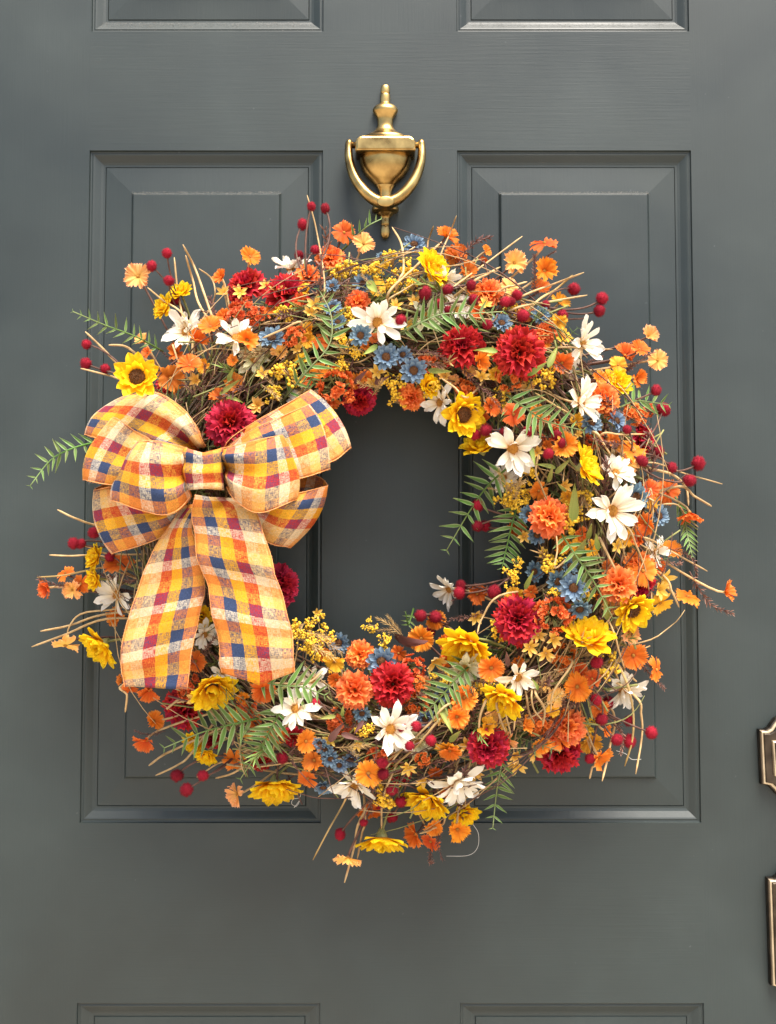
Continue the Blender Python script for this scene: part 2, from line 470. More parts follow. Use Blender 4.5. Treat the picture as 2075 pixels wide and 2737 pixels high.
def rect_rings(prof, x0, x1, z0, z1, cap=False):
    V = []; F = []
    for ins, dy in prof:
        V += [(x0 + ins, dy, z0 + ins), (x1 - ins, dy, z0 + ins), (x1 - ins, dy, z1 - ins), (x0 + ins, dy, z1 - ins)]
    for i in range(len(prof) - 1):
        for k in range(4):
            k2 = (k + 1) % 4
            F.append((i * 4 + k, i * 4 + k2, i * 4 + 4 + k2, i * 4 + 4 + k))
    if cap:
        o = (len(prof) - 1) * 4
        F.append((o, o + 1, o + 2, o + 3))
    return V, F


MOULD = [(0, 0), (0.0009, 0.0024), (0.0022, 0.0027), (0.0038, 0.0023), (0.0052, 0.0029), (0.0082, 0.0047), (0.0112, 0.0065), (0.0138, 0.0073), (0.0160, 0.0074), (0.0164, 0.0084)]
FIELD = [(0.0164, 0.0084), (0.0170, 0.0068), (0.0452, 0.0050), (0.0460, 0.0043), (0.0480, 0.0014), (0.0490, 0.0012)]
for x0, x1 in cols:
    for z0, z1 in rows:
        pn = obj('panel', MB().add(*rect_rings(FIELD, x0, x1, z0, z1, True)).mesh('panel', [PAINT_V], False), door)
        obj('moulding', MB().add(*rect_rings(MOULD, x0, x1, z0, z1)).mesh('moulding', [PAINT_V], False), pn)
        obj('panel_back', box(MB(), x0, x1, 0.02, TK, z0, z1).mesh('panel_back', [PAINT_V], False), pn)

DUST = plain_mat('dust_fibres', (0.16, 0.15, 0.13), (0.30, 0.28, 0.25), 200, 0.95, 0.0)


def dust(parent, x0, x1, y0, y1, za, zb, n):
    mb = MB()
    for _ in range(n):
        x = random.uniform(x0, x1); t = random.random()
        c = np.array([x, y0 + (y1 - y0) * t - .0003, za + (zb - za) * t])
        a = nrm(rng.normal(size=3)) * random.uniform(.0003, .0016) * np.array([1, .3, .7]); b = nrm(rng.normal(size=3)) * .00013
        mb.add([c - a - b, c - a + b, c + a], [(0, 1, 2)])
    o = obj('dust', mb.mesh('dust', [DUST], False), parent)
    o['kind'] = 'stuff'


for (x0, x1) in cols:
    dust(door, x0 + .006, x1 - .006, .0068, .0024, rows[0][0] + .0140, rows[0][0] + .0022, 1500)
    dust(door, x0 + .046, x1 - .046, .0047, .0012, rows[1][1] - .0440, rows[1][1] - .0485, 1100)

# ---------------------------------------------------------------- knocker (zoom coordinates: scale 4.81, offset 880,200)
KS = S / 4.81


def kz(y): return Z(200 + y / 4.81)


KX = X(880 + 722 / 4.81)


def lathe(mb, prof, depth=0.55, sides=40, y0=0.0, mi=0):
    V = []; F = []
    n = len(prof)
    for y, r in prof:
        for k in range(sides):
            a = 2 * math.pi * k / sides
            V.append((KX + r * KS * math.cos(a), -y0 - depth * r * KS * math.sin(a), kz(y)))
    for i in range(n - 1):
        for k in range(sides):
            k2 = (k + 1) % sides
            F.append((i * sides + k, (i + 1) * sides + k, (i + 1) * sides + k2, i * sides + k2))
    mb.add(V, F, None, mi)


def smooth_prof(p, n):
    return [tuple(q) for q in catmull(p, n)]


fin = smooth_prof([(150, 0.5), (153, 30), (168, 50), (205, 60), (245, 58), (262, 48)], 18) + smooth_prof([(264, 48), (272, 56), (285, 63), (330, 66), (375, 62), (388, 66)], 16) + \
    smooth_prof([(388, 62), (402, 84), (430, 135), (465, 162), (495, 163), (530, 140), (580, 108), (640, 99), (680, 108), (715, 145), (745, 215), (775, 300)], 44) + [(800, 310), (960, 310)]
DLT = (kz(870) - P(1029, 200 + 870 / 4.81, .027)[2]) / KS
fin = [(y + .45 * DLT * min(1, max(0, (y - 640) / 135)), r) for y, r in fin]
urn = smooth_prof([(965, 348), (1000, 348), (1080, 344), (1160, 333), (1250, 304), (1340, 240), (1400, 172), (1440, 126)], 40) + smooth_prof([(1440, 122), (1465, 112), (1500, 92), (1545, 80), (1600, 80)], 14)
bot = smooth_prof([(1690, 100), (1720, 168), (1745, 176), (1775, 168), (1795, 120)], 14) + smooth_prof([(1795, 120), (1820, 95), (1850, 62), (1880, 56), (1920, 58), (1945, 54), (1958, 48)], 16) + \
    smooth_prof([(1958, 48), (1968, 55), (2000, 62), (2050, 62), (2090, 50), (2118, 28), (2128, 0.5)], 18)
mb = MB(); lathe(mb, fin, 0.66, y0=0.004)
knocker = obj('door_knocker', mb.mesh('door_knocker', [BRASS]), door)
mb = MB(); lathe(mb, urn, 0.56, y0=0.005)
obj('urn_body', mb.mesh('urn_body', [BRASS]), knocker)
mb = MB(); lathe(mb, bot, 0.85, y0=0.004)
obj('striker_finial', mb.mesh('striker_finial', [BRASS]), knocker)


def poly_prism(outline, y_back, y_front, bev):
    """outline: list of (x,z) counter-clockwise seen from the front (-Y)"""
    o = np.array(outline, float)
    c = o.mean(0)
    n = len(o)
    def inset(d):
        prv = np.roll(o, 1, 0); nxt = np.roll(o, -1, 0)
        e1 = o - prv; e2 = nxt - o
        n1 = np.stack([-e1[:, 1], e1[:, 0]], 1); n1 /= np.linalg.norm(n1, axis=1)[:, None] + 1e-9
        n2 = np.stack([-e2[:, 1], e2[:, 0]], 1); n2 /= np.linalg.norm(n2, axis=1)[:, None] + 1e-9
        m = n1 + n2; m /= np.linalg.norm(m, axis=1)[:, None] + 1e-9
        return o + m * d
    V = []
    for d, y in ((0, y_back), (0, y_front + bev), (bev * 0.3, y_front + bev * 0.3), (bev, y_front)):
        q = inset(d)
        V += [(p[0], y, p[1]) for p in q]
    F = []
    for i in range(3):
        for k in range(n):
            k2 = (k + 1) % n
            F.append((i * n + k, i * n + k2, (i + 1) * n + k2, (i + 1) * n + k))
    F.append(tuple(3 * n + k for k in range(n)))
    return V, F


def kx(x): return KX + (x - 722) * KS


def kx2(x, y, d): return P(880 + x / 4.81, 200 + y / 4.81, d)


cb = [(kx(338), kz(955)), (kx(350), kz(970)), (kx(1096), kz(970)), (kx(1110), kz(955)), (kx(1110), kz(850)), (kx(1098), kz(815)), (kx(1062), kz(785)), (kx(1030), kz(775)), (kx(420), kz(775)), (kx(386), kz(785)), (kx(350), kz(815)), (kx(338), kz(850))]
cb = [(kx2(722 + (q[0] - KX) / KS, 200, .027)[0], q[1] + (kx2(722, 870, .027)[2] - kz(870))) for q in cb]
V, F = poly_prism(cb, 0.0, -0.027, 0.0030)
obj('crossbar', MB().add(V, F).mesh('crossbar', [BRASS], False), knocker)
pin = MB(); pin.add(*tube([kx2(290, 905, .013), kx2(1155, 905, .013)], 0.0035, 12))
obj('hinge_pin', pin.mesh('hinge_pin', [BRASS]), knocker)
half = [(265, 835, .013), (252, 930, .014), (254, 1050, .016), (280, 1190, .018), (335, 1330, .020), (420, 1460, .022), (530, 1570, .0235), (630, 1628, .0245), (722, 1648, .025)]
full = half + [(1444 - a, b, c) for a, b, c in half[-2::-1]]
pth = catmull([kx2(a, b, c) for a, b, c in full], 70)
u = np.abs(np.linspace(-1, 1, 70))
rad = KS * (48 + 34 * np.clip(1 - u * 1.15, 0, 1) ** 0.8)
rad[0] *= 0.4; rad[1] *= 0.85; rad[-1] *= 0.4; rad[-2] *= 0.85
mb = MB(); mb.add(*tube(pth, rad, 18))
ring = obj('striker_ring', mb.mesh('striker_ring', [BRASS]), knocker)
ec = kx2(727, 1630, .031)
el = [(ec[0] + 112 * KS * math.cos(a), ec[2] + 72 * KS * math.sin(a)) for a in np.linspace(0, 2 * math.pi, 36, endpoint=False)]
V, F = poly_prism(el, -0.024, -0.0325, 0.0012)
obj('oval_boss', MB().add(V, F).mesh('oval_boss', [BRASS], True), knocker)

# ---------------------------------------------------------------- lock plates on the right stile
def lock(y0, y1, xleft, xcen, name, lab):
    def outline(i):
        x0, x1 = xleft + i, 2 * xcen - xleft - i
        a, b = y0 + i, y1 - i
        w = (x1 - x0)
        left = []
        # concave shoulders top-left, then mirrored
        tl = [(x0, a), (x0 + 16, a), (x0 + 26, a - 6), (x0 + 34, a - 18), (x0 + 44, a - 30), (x0 + 58, a - 36)]
        bl = [(x0 + 58, b + 34), (x0 + 44, b + 28), (x0 + 32, b + 14), (x0 + 22, b + 4), (x0 + 6, b)]
        pts = bl[::-1]
        pts_l = [(q[0], q[1]) for q in tl[::-1]]          # top to left
        L_ = pts_l + [(x0 + 4, b)] + bl[::-1][1:]
        R_ = [(2 * xcen - q[0], q[1]) for q in L_[::-1]]
        ring_ = L_ + R_
        return [(X(q[0]), Z(q[1])) for q in ring_]
    V, F = poly_prism(outline(0), 0.0, -0.008, 0.003)
    p = obj(name, MB().add(V, F).mesh(name, [BRONZE], False), door)
    V, F = poly_prism(outline(3.5), -0.008, -0.011, 0.0012)
    obj('rim', MB().add(V, F).mesh('rim', [BRONZE_RIM], False), p)
    V, F = poly_prism(outline(8), -0.011, -0.0135, 0.0015)
    i1 = obj('plate_face', MB().add(V, F).mesh('plate_face', [BRONZE], False), p)
    V, F = poly_prism(outline(27), -0.0135, -0.018, 0.0015)
    obj('bead', MB().add(V, F).mesh('bead', [BRONZE_RIM], False), p)
    V, F = poly_prism(outline(31), -0.018, -0.0215, 0.002)
    obj('plate_centre', MB().add(V, F).mesh('plate_centre', [BRONZE], False), p)


lock(1947, 2093, 2011, 2104, 'deadbolt_plate', '')
lock(2342, 2628, 2026, 2106, 'handle_plate', '')

# ---------------------------------------------------------------- wreath: shared flower meshes (radius 1, facing +Z)
W0 = (1045, 1410)
RING, MINOR = 0.208, 0.088


def petal(L, W, xs, ws, nl=6, nw=4, r0=0.0, elev=0.0, bend=0.0, cup=0.15, ruffle=0.0, freq=3, teeth=0.0, rnd=0.0, tiproll=0.0, ph=None):
    ph = random.random() * 6.28 if ph is None else ph
    V = []; UV = []
    ca, sa = math.cos(elev), math.sin(elev)
    for i in range(nl + 1):
        t = i / nl
        w = np.interp(t, xs, ws) * W / 2
        for j in range(nw + 1):
            s = j / nw * 2 - 1
            y = w * s
            x = L * t * (1 - rnd * s * s * t)
            if i == nl and teeth:
                x *= 1 - teeth * ((j % 2) + 0.4 * random.random())
            z = cup * W * s * s * (0.3 + 0.7 * t) + bend * L * t * t - tiproll * L * max(0, t - .7) ** 2 * 6
            z += ruffle * L * t * t * math.sin(freq * s * 2 + ph)
            V.append((r0 + x * ca - z * sa, y, x * sa + z * ca)); UV.append((j / nw, t))
    return np.array(V), grid_faces(nl + 1, nw + 1), np.array(UV)


SX, SW = [0, .25, .5, .75, .9, 1], [.5, .85, 1, .8, .45, .06]
DX, DW = [0, .25, .55, .8, .93, 1], [.35, .65, .95, 1, .78, .3]
FX, FW = [0, .3, .65, .9, 1], [.18, .55, .95, 1, .92]
LX, LW = [0, .12, .3, .7, 1], [.25, .8, 1, .55, .03]


def fuzz(mb, n, r, hair, wid, mi, hemi=False, flat=1.0):
    for _ in range(n):
        v = nrm(rng.normal(size=3))
        if hemi and v[2] < 0:
            v[2] = -v[2]
        q = v * np.array([1, 1, flat])
        a = nrm(np.cross(v, rng.normal(size=3))) * wid
        b = np.cross(v, nrm(a)) * wid
        p = q * r * 0.92
        tip = p + nrm(v + rng.normal(size=3) * 0.25) * hair * (0.6 + 0.6 * rng.random())
        mb.add([p + a, p - a * 0.5 + b, p - a * 0.5 - b, tip], [(0, 1, 3), (1, 2, 3), (2, 0, 3)], [(0, 0), (0, 0), (1, 0), (.5, 1)], mi)


def dome_mesh(name, mat, r=0.3, flat=0.45, hairs=90):
    mb = MB(); V, F = ico(2)
    mb.add(V * np.array([r, r, r * flat]), F)
    fuzz(mb, hairs, r, r * 0.35, r * 0.10, 0, True, flat)
    return mb.mesh(name, [mat], False)


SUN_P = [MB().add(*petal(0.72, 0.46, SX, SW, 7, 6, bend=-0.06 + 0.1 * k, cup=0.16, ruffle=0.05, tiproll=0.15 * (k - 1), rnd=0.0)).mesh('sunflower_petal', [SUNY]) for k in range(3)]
SUN_IN = []
for k in range(3):
    mb = MB()
    for i in range(9):
        a = 2 * math.pi * (i + random.uniform(-.2, .2)) / 9
        mb.add(*petal(0.5, 0.34, SX, SW, 5, 4, r0=0.26, elev=R(random.uniform(38, 60)), bend=0.05, cup=.2), 0, rotm('Z', a))
    SUN_IN.append(mb.mesh('inner_petals', [SUNY]))
SUN_TOP = []
for k in range(3):
    mb = MB()
    for i in range(8):
        a = 2 * math.pi * (i + random.uniform(-.3, .3)) / 8
        mb.add(*petal(random.uniform(.34, .46), 0.30, SX, SW, 5, 4, r0=0.17, elev=R(random.uniform(62, 100)), bend=0.1, cup=.2, ruffle=.06), 0, rotm('Z', a))
    SUN_TOP.append(mb.mesh('centre_petals', [SUNY]))
SUN_MID = []
for k in range(3):
    mb = MB()
    for i in range(10):
        a = 2 * math.pi * (i + random.uniform(-.2, .2)) / 10
        mb.add(*petal(0.62, 0.42, SX, SW, 6, 4, r0=0.24, elev=R(random.uniform(18, 40)), bend=random.uniform(-.15, .1), cup=.18, ruffle=.05), 0, rotm('Z', a))
    SUN_MID.append(mb.mesh('middle_petals', [SUNY]))
SUN_C = dome_mesh('seed_disc', DISC, 0.29, 0.5, 160)
DAI_P = [MB().add(*petal(0.90, 0.33, DX, DW, 8, 4, bend=-0.38 + 0.11 * k, cup=0.22, rnd=0.06, ruffle=0.05, tiproll=0.18 * (k % 3 - 1))).mesh('daisy_petal', [WHITE]) for k in range(6)]
DAI_PG = [m.copy() for m in DAI_P]
for m in DAI_PG:
    m.materials[0] = CREAMG
DAI_C = dome_mesh('flower_centre', CENT, 0.2, 0.6, 60)
COS_M = {}
for key, mat in COS.items():
    L_ = []
    for k in range(8):
        mb = MB(); n = [6, 5, 7, 6, 5, 8, 6, 7][k]; cone = [0, 10, 25, 40, 5, 15, -8, 30][k]
        for i in range(n):
            a = 2 * math.pi * (i + random.uniform(-.15, .15)) / n
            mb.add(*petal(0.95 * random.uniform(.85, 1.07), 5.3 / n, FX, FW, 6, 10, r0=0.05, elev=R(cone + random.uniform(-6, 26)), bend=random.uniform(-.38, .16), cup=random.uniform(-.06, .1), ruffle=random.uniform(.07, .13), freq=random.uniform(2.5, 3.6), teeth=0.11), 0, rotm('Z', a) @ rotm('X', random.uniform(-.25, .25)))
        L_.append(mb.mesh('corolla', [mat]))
    COS_M[key] = L_
COS_C = dome_mesh('cosmos_centre', CENT, 0.13, 0.9, 40)
BLU_M = []
for k in range(3):
    mb = MB()
    for lay, (n, L_, e) in enumerate(((13, 0.78, 8), (9, 0.6, 34))):
        for i in range(n):
            a = 2 * math.pi * (i + random.uniform(-.2, .2)) / n
            mb.add(*petal(L_ * random.uniform(.85, 1.08), 0.36, DX, DW, 4, 4, r0=0.22, elev=R(e + random.uniform(-12, 14)), bend=random.uniform(-.2, .1), cup=0.28), 0, rotm('Z', a))
    BLU_M.append(mb.mesh('corolla', [BLUE]))
BLU_C = dome_mesh('blue_daisy_centre', DISC, 0.32, 0.6, 90)


def carnation_layers(mat, nm, spec):
    out = []
    for n, L_, e, w in spec:
        mb = MB()
        for i in range(n):
            a = 2 * math.pi * (i + random.uniform(-.3, .3)) / n
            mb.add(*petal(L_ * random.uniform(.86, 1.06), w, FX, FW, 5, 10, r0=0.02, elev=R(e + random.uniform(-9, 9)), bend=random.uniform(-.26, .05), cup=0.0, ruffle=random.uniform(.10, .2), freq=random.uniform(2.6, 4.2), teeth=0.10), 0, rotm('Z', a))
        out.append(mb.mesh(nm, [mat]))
    return out


RSPEC = ((8, 0.98, 4, 0.86), (8, 0.92, 22, 0.84), (7, 0.84, 42, 0.8), (6, 0.72, 60, 0.72), (4, 0.58, 78, 0.6))
OSPEC = ((6, 0.98, 4, 1.1), (6, 0.9, 26, 1.05), (5, 0.8, 48, 0.95), (4, 0.66, 68, 0.8), (2, 0.5, 84, 0.6))
CARN = {'red': [carnation_layers(CRIM, 'petal_layer', RSPEC) for _ in range(4)], 'or': [carnation_layers(ORC, 'petal_layer', OSPEC) for _ in range(4)]}
STAR_M = []
for k in range(3):
    mb = MB()
    for i in range(6):
        a = 2 * math.pi * (i + random.uniform(-.2, .2)) / 6
        mb.add(*petal(0.95, 0.42, SX, SW, 4, 4, r0=0.06, elev=R(random.uniform(15, 50)), bend=-.12, cup=0.22), 0, rotm('Z', a))
    STAR_M.append(mb.mesh('corolla', [STAR]))
BERRY_M = []
for k in range(4):
    mb = MB(); V, F = ico(2)
    mb.add(V * np.array([1, 1, random.uniform(.9, 1.12)]) * 0.9, F)
    fuzz(mb, 520, 0.90, 0.42, 0.035, 0)
    BERRY_M.append(mb.mesh('berry', [BERRY]))
STAT_M = []
for k in range(3):
    mb = MB()
    for i in range(30):
        v = nrm(rng.normal(size=3)); v[2] = abs(v[2])
        c = v * np.array([.75, .75, .6]) * (0.7 + .4 * rng.random())
        M = frame(v + rng.normal(size=3) * .3, random.random() * 6)
        M = M @ np.diag([.27, .27, .27, 1]); M[:3, 3] = c
        for j in range(5):
            mb.add(*petal(1, 1.1, FX, FW, 2, 4, elev=R(random.uniform(10, 50)), ruffle=.2, teeth=.15), 0, M @ rotm('Z', j * 1.257))
        mb.add(*tube([c, c * 0.4 + np.array([0, 0, -.3]), (0, 0, -.9)], .03, 4), 1)
    STAT_M.append(mb.mesh('statice_cluster', [ORC, STEMG]))
GOLD_M = []
iv, if_ = ico(0)
for k in range(4):
    mb = MB()
    for i in range(13):
        v = nrm(rng.normal(size=3) * np.array([1, 1, .6]) + np.array([0, 0, .5]))
        tip = v * np.array([.85, .85, .8]) * (0.6 + .5 * rng.random())
        pth = bez(np.array([0, 0, -1.]), np.array([0, 0, -.3]), tip * .5, tip, 6)
        mb.add(*tube(pth, .028, 4), 1)
        for j in range(8):
            q = tip + rng.normal(size=3) * .13
            mb.add(iv * (.065 + .06 * rng.random()) * np.array([1, 1, 1.3]), if_, None, 0, np.vstack([np.hstack([np.eye(3), q[:, None]]), [0, 0, 0, 1]]))
            mb.add(*tube([tip * .8, q], .012, 3), 1)
    GOLD_M.append(mb.mesh('goldenrod_cluster', [BUDY, NEEDT]))


def sprig_mesh(name, mat, stem, n=80, nl=0.14, spread=60, bend=0.12, wid=0.014):
    """needle sprig along +Z, length 1"""
    mb = MB()
    path = catmull([(0, 0, 0), (bend * .5, 0, .35), (bend * .7, .03, .7), (bend * .2, .05, 1)], 12)
    mb.add(*tube(path, np.linspace(.014, .006, 12), 4), 1)
    P_ = catmull(path, n)
    for i in range(n):
        t = i / n
        if t < 0.08:
            continue
        tg = nrm(P_[min(i + 1, n - 1)] - P_[i - 1])
        an = i * 2.4
        sd = nrm(np.cross(tg, (math.cos(an), math.sin(an), .1)))
        sp_ = R(spread + random.uniform(-18, 18)) * (1 - .45 * t)
        d = tg * math.cos(sp_) + sd * math.sin(sp_)
        l = nl * random.uniform(.7, 1.2) * (1 - .3 * t)
        w = nrm(np.cross(d, rng.normal(size=3))) * wid
        p = P_[i]; m_ = p + d * l * .5 + tg * l * .05; e_ = p + d * l + tg * l * .18
        mb.add([p - w * .5, p + w * .5, m_ + w, m_ - w, e_], [(0, 1, 2, 3), (3, 2, 4)], [(0, 0), (1, 0), (1, .5), (0, .5), (.5, 1)], 0)
    return mb.mesh(name, [mat, stem])


NEED_M = [sprig_mesh('needle_sprig', NEED, STEMB, 62, .125, 72, .25 * (k - 1), .013) for k in range(4)]
NEEDT_M = [sprig_mesh('dried_grass_sprig', NEEDT, STEMT, 60, .22, 50, .25 * (k - 1), .010) for k in range(3)]
GRASSM = petal_mat('grassy_green', [(0, (0.12, 0.17, 0.04)), (0.6, (0.22, 0.28, 0.07)), (1, (0.42, 0.46, 0.18))], var=0.5, transl=0.2, hue=0.05)
GRASS_M = [sprig_mesh('grassy_sprig', GRASSM, STEMG, 34, .30, 34, .25 * (k - 1), .011) for k in range(3)]
LEAFLET = [MB().add(*petal(1, .185, LX, LW, 6, 4, cup=.3 + .1 * k, bend=.10 * (k - 1))).mesh('leaflet', [FERN]) for k in range(3)]
LEAF_G = [MB().add(*petal(1, .27, LX, LW, 8, 4, cup=.3, bend=b_)).mesh('leaf', [OLIVE]) for b_ in (.05, .3, -.3)]
LEAF_M = [MB().add(*petal(1, .3, LX, LW, 8, 4, cup=.3, bend=b_)).mesh('leaf', [MAUVE]) for b_ in (.05, .3, -.3)]


def fern_joined(bend):
    mb = MB()
    path = catmull([(0, 0, 0), (bend * .4, 0, .4), (bend, 0, 1)], 14)
    mb.add(*tube(path, np.linspace(.014, .004, 14), 4))
    Q = catmull(path, 13)
    for i in range(1, 13):
        t = i / 12
        tg = nrm(Q[i] - Q[i - 1])
        sd = nrm(np.cross(tg, (0, 1, 0)))
        for s_ in (-1, 1):
            d = nrm(tg * .55 + sd * s_ + np.array([0, random.uniform(-.3, .3), 0]))
            l = .34 * math.sin(math.pi * min(.95, .25 + t * .7)) * random.uniform(.85, 1.1)
            nn = nrm(np.cross(d, np.cross((0, 1, 0), d)) + np.array([0, .01, 0]))
            M = np.eye(4); M[:3, 0] = d * l; M[:3, 1] = np.cross(nn, d) * l; M[:3, 2] = nn * l; M[:3, 3] = Q[i]
            mb.add(*petal(1, .15, LX, LW, 4, 2, cup=.3, bend=random.uniform(-.1, .1)), 0, M)
    return mb.mesh('fern_frond', [FERND])


FERN_J = [fern_joined(b_) for b_ in (-.25, .0, .25)]

# ---------------------------------------------------------------- wreath placement
REG = {'R1': (180, 500, 2.795), 'R2': (680, 500, 2.795), 'R3': (1180, 560, 2.795), 'R4': (1180, 1060, 2.096), 'R5': (1180, 1660, 2.396),
       'R6': (680, 1560, 2.396), 'A': (60, 1000, 1.863), 'B': (80, 1400, 2.096)}
wc = P(*W0, 0.05)
wreath = obj('wreath', None)
wreath.location = wc
tagthing(wreath, 'round autumn wreath of silk flowers, berries and ferns hanging on the dark door', 'wreath')
WL = np.array(wc)


def px_of(reg, x, y):
    ox, oy, k = REG[reg]
    return ox + x / k, oy + y / k


def front(px, py):
    r = math.hypot(px - W0[0], py - W0[1]) * S
    q = MINOR ** 2 - (r - RING) ** 2
    return 0.052 + 0.72 * math.sqrt(max(q, 0)) if q > 0 else 0.052 + 0.012 * math.sin(px * 0.13)


def place(reg, x, y, off=0.0, depth=None):
    px, py = px_of(reg, x, y)
    d = front(px, py) + off if depth is None else depth
    return P(px, py, d), px, py, d


def root_of(px, py, twist=14, depth=0.055):
    a = math.atan2(-(py - W0[1]), px - W0[0]) + R(twist)
    return WL + np.array([RING * math.cos(a), 0.05 - depth, RING * math.sin(a)])


def facing(px, py, tilt):
    if tilt is None:
        dx, dy = (px - W0[0]) * S, -(py - W0[1]) * S
        k = 1.6
        tilt = (dx * k + random.uniform(-.2, .2), dy * k + random.uniform(-.2, .2))
    return nrm((tilt[0], -1.0, tilt[1]))


def child(name, me, parent, M4, scale):
    M = Matrix((np.asarray(M4) @ np.diag([scale, scale, scale, 1])).tolist())
    return obj(name, me, parent, M)


def part(name, me, pos):
    o = obj(name, me, wreath)
    o.location = Vector(pos - WL)
    return o


def stem_mesh(name, p, n, px, py, mat, rad=0.0011, back=0.018, calyx=0.0, root=None, mats=None, twist=14):
    """stem (in coordinates relative to the flower) from the flower's back to the ring"""
    rt = root_of(px, py, twist) if root is None else root
    a = -n * 0.001
    e = rt - p
    pth = bez(a, a - n * back, e * .6 - n * back * .3, e, 10)
    mb = MB()
    mb.add(*tube(pth, rad, 5))
    if calyx:
        ring_ = bez(-n * calyx * 1.1, -n * calyx * .8, -n * calyx * .3, n * calyx * .02, 5)
        mb.add(*tube(ring_, np.array([.25, .5, .8, 1.0, 1.05]) * calyx * .6, 8))
    return mb.mesh(name, [mat])


NP = 0
GROW = {'sun': 1.16, 'daisy': 1.14, 'carn': 1.12, 'cos': 1.1, 'blue': 1.12, 'star': 1.1, 'stat': 1.15, 'gold': 1.15}
TAKEN = []


def add_flower(kind, reg, x, y, size, tilt=None, col='o', off=0.0, depth=None):
    global NP
    size *= GROW[kind]
    p, px, py, d = place(reg, x, y, off, depth)
    sc = size / REG[reg][2] * S * 0.5 * (1 - d / D)
    TAKEN.append((px, py, size / REG[reg][2] * .5))
    if kind == 'daisy' and tilt is not None:
        tilt = (tilt[0] * 1.15 + random.uniform(-.3, .3), tilt[1] * 1.15 + random.uniform(-.35, .25))
    n = facing(px, py, tilt)
    roll = random.random() * 6.28
    Fm = frame(n, roll)
    if kind == 'sun':
        o = part('sunflower', stem_mesh('sunflower_stem', p, n, px, py, STEMG, .0014, .02, sc * .35), p)
        if col == 'd':
            child('seed_disc', SUN_C, o, Fm @ np.array(Matrix.Translation((0, 0, sc * .05))), sc)
        else:
            child('seed_disc', SUN_C, o, Fm, sc * .7)
            child('centre_petals', random.choice(SUN_TOP), o, Fm, sc)
        child('inner_petals', random.choice(SUN_IN), o, Fm, sc)
        child('middle_petals', random.choice(SUN_MID), o, Fm @ rotm('Z', random.random()), sc)
        k = 11
        for i in range(k):
            a = 2 * math.pi * (i + random.uniform(-.22, .22)) / k
            M = Fm @ rotm('Z', a) @ np.array(Matrix.Translation((sc * .26, 0, 0))) @ rotm('Y', -R(random.uniform(2, 30)))
            child('petal', random.choice(SUN_P), o, M, sc * random.uniform(.92, 1.08)); NP += 1
    elif kind == 'daisy':
        o = part('white_daisy', stem_mesh('daisy_stem', p, n, px, py, STEMT, .0012, .02, sc * .22), p)
        child('flower_centre', DAI_C, o, Fm, sc)
        k = random.choice((9, 10, 11, 12)); src = DAI_PG if col == 'g' else DAI_P
        for i in range(k):
            a = 2 * math.pi * (i + random.uniform(-.45, .45)) / k
            M = Fm @ rotm('Z', a) @ np.array(Matrix.Translation((sc * .12, 0, 0))) @ rotm('Y', -R(random.uniform(-4, 48)))
            child('petal', random.choice(src), o, M @ rotm('X', random.uniform(-.25, .25)), sc * random.uniform(.8, 1.1)); NP += 1
        k = random.choice((6, 7, 8)); a0 = random.random() * 6
        for i in range(k):
            a = a0 + 2 * math.pi * (i + random.uniform(-.3, .3)) / 8
            M = Fm @ rotm('Z', a) @ np.array(Matrix.Translation((sc * .13, 0, 0))) @ rotm('Y', -R(random.uniform(28, 70)))
            child('petal', random.choice(src), o, M @ rotm('X', random.uniform(-.25, .25)), sc * random.uniform(.62, .85)); NP += 1
    elif kind == 'carn':
        key = 'red' if col == 'red' else 'or'
        nm = 'red_carnation' if key == 'red' else 'orange_carnation'
        o = part(nm, stem_mesh('carnation_stem', p - n * sc * .45, n, px, py, STEMG, .0014, .02, sc * .3), p - n * sc * .45)
        for me in random.choice(CARN[key]):
            child('petal_layer', me, o, Fm @ rotm('Z', random.random() * 6), sc)
    elif kind == 'cos':
        o = part('cosmos_flower', stem_mesh('cosmos_stem', p, n, px, py, STEMT if random.random() < .6 else STEMB, .0012, .014, sc * .2), p)
        child('corolla', random.choice(COS_M[col]), o, Fm, sc)
        child('flower_centre', COS_C, o, Fm, sc)
    elif kind == 'blue':
        o = part('blue_daisy', stem_mesh('blue_daisy_stem', p, n, px, py, STEMG, .0009, .014, sc * .25), p)
        child('corolla', random.choice(BLU_M), o, Fm, sc)
        child('flower_centre', BLU_C, o, Fm, sc)
    elif kind == 'star':
        o = part('star_flower', stem_mesh('star_stem', p, n, px, py, STEMT, .0007, .012, sc * .25), p)
        child('corolla', random.choice(STAR_M), o, Fm, sc)
    elif kind == 'stat':
        o = part('statice_cluster', random.choice(STAT_M), p - n * sc * .3)
        o.matrix_basis = Matrix((np.array(Matrix.Translation(Vector(p - n * sc * .3 - WL))) @ Fm @ np.diag([sc, sc, sc, 1])).tolist())
    elif kind == 'gold':
        o = part('goldenrod_cluster', random.choice(GOLD_M), p)
        o.matrix_basis = Matrix((np.array(Matrix.Translation(Vector(p - n * sc * .3 - WL))) @ Fm @ np.diag([sc, sc, sc, 1])).tolist())
    return o


def many(kind, reg, items, **kw):
    for it in items:
        x, y, s = it[:3]
        k = dict(kw)
        for e in it[3:]:
            if isinstance(e, tuple): k['tilt'] = e
            elif isinstance(e, str): k['col'] = e
            else: k['off'] = e
        add_flower(kind, reg, x, y, s, **k)


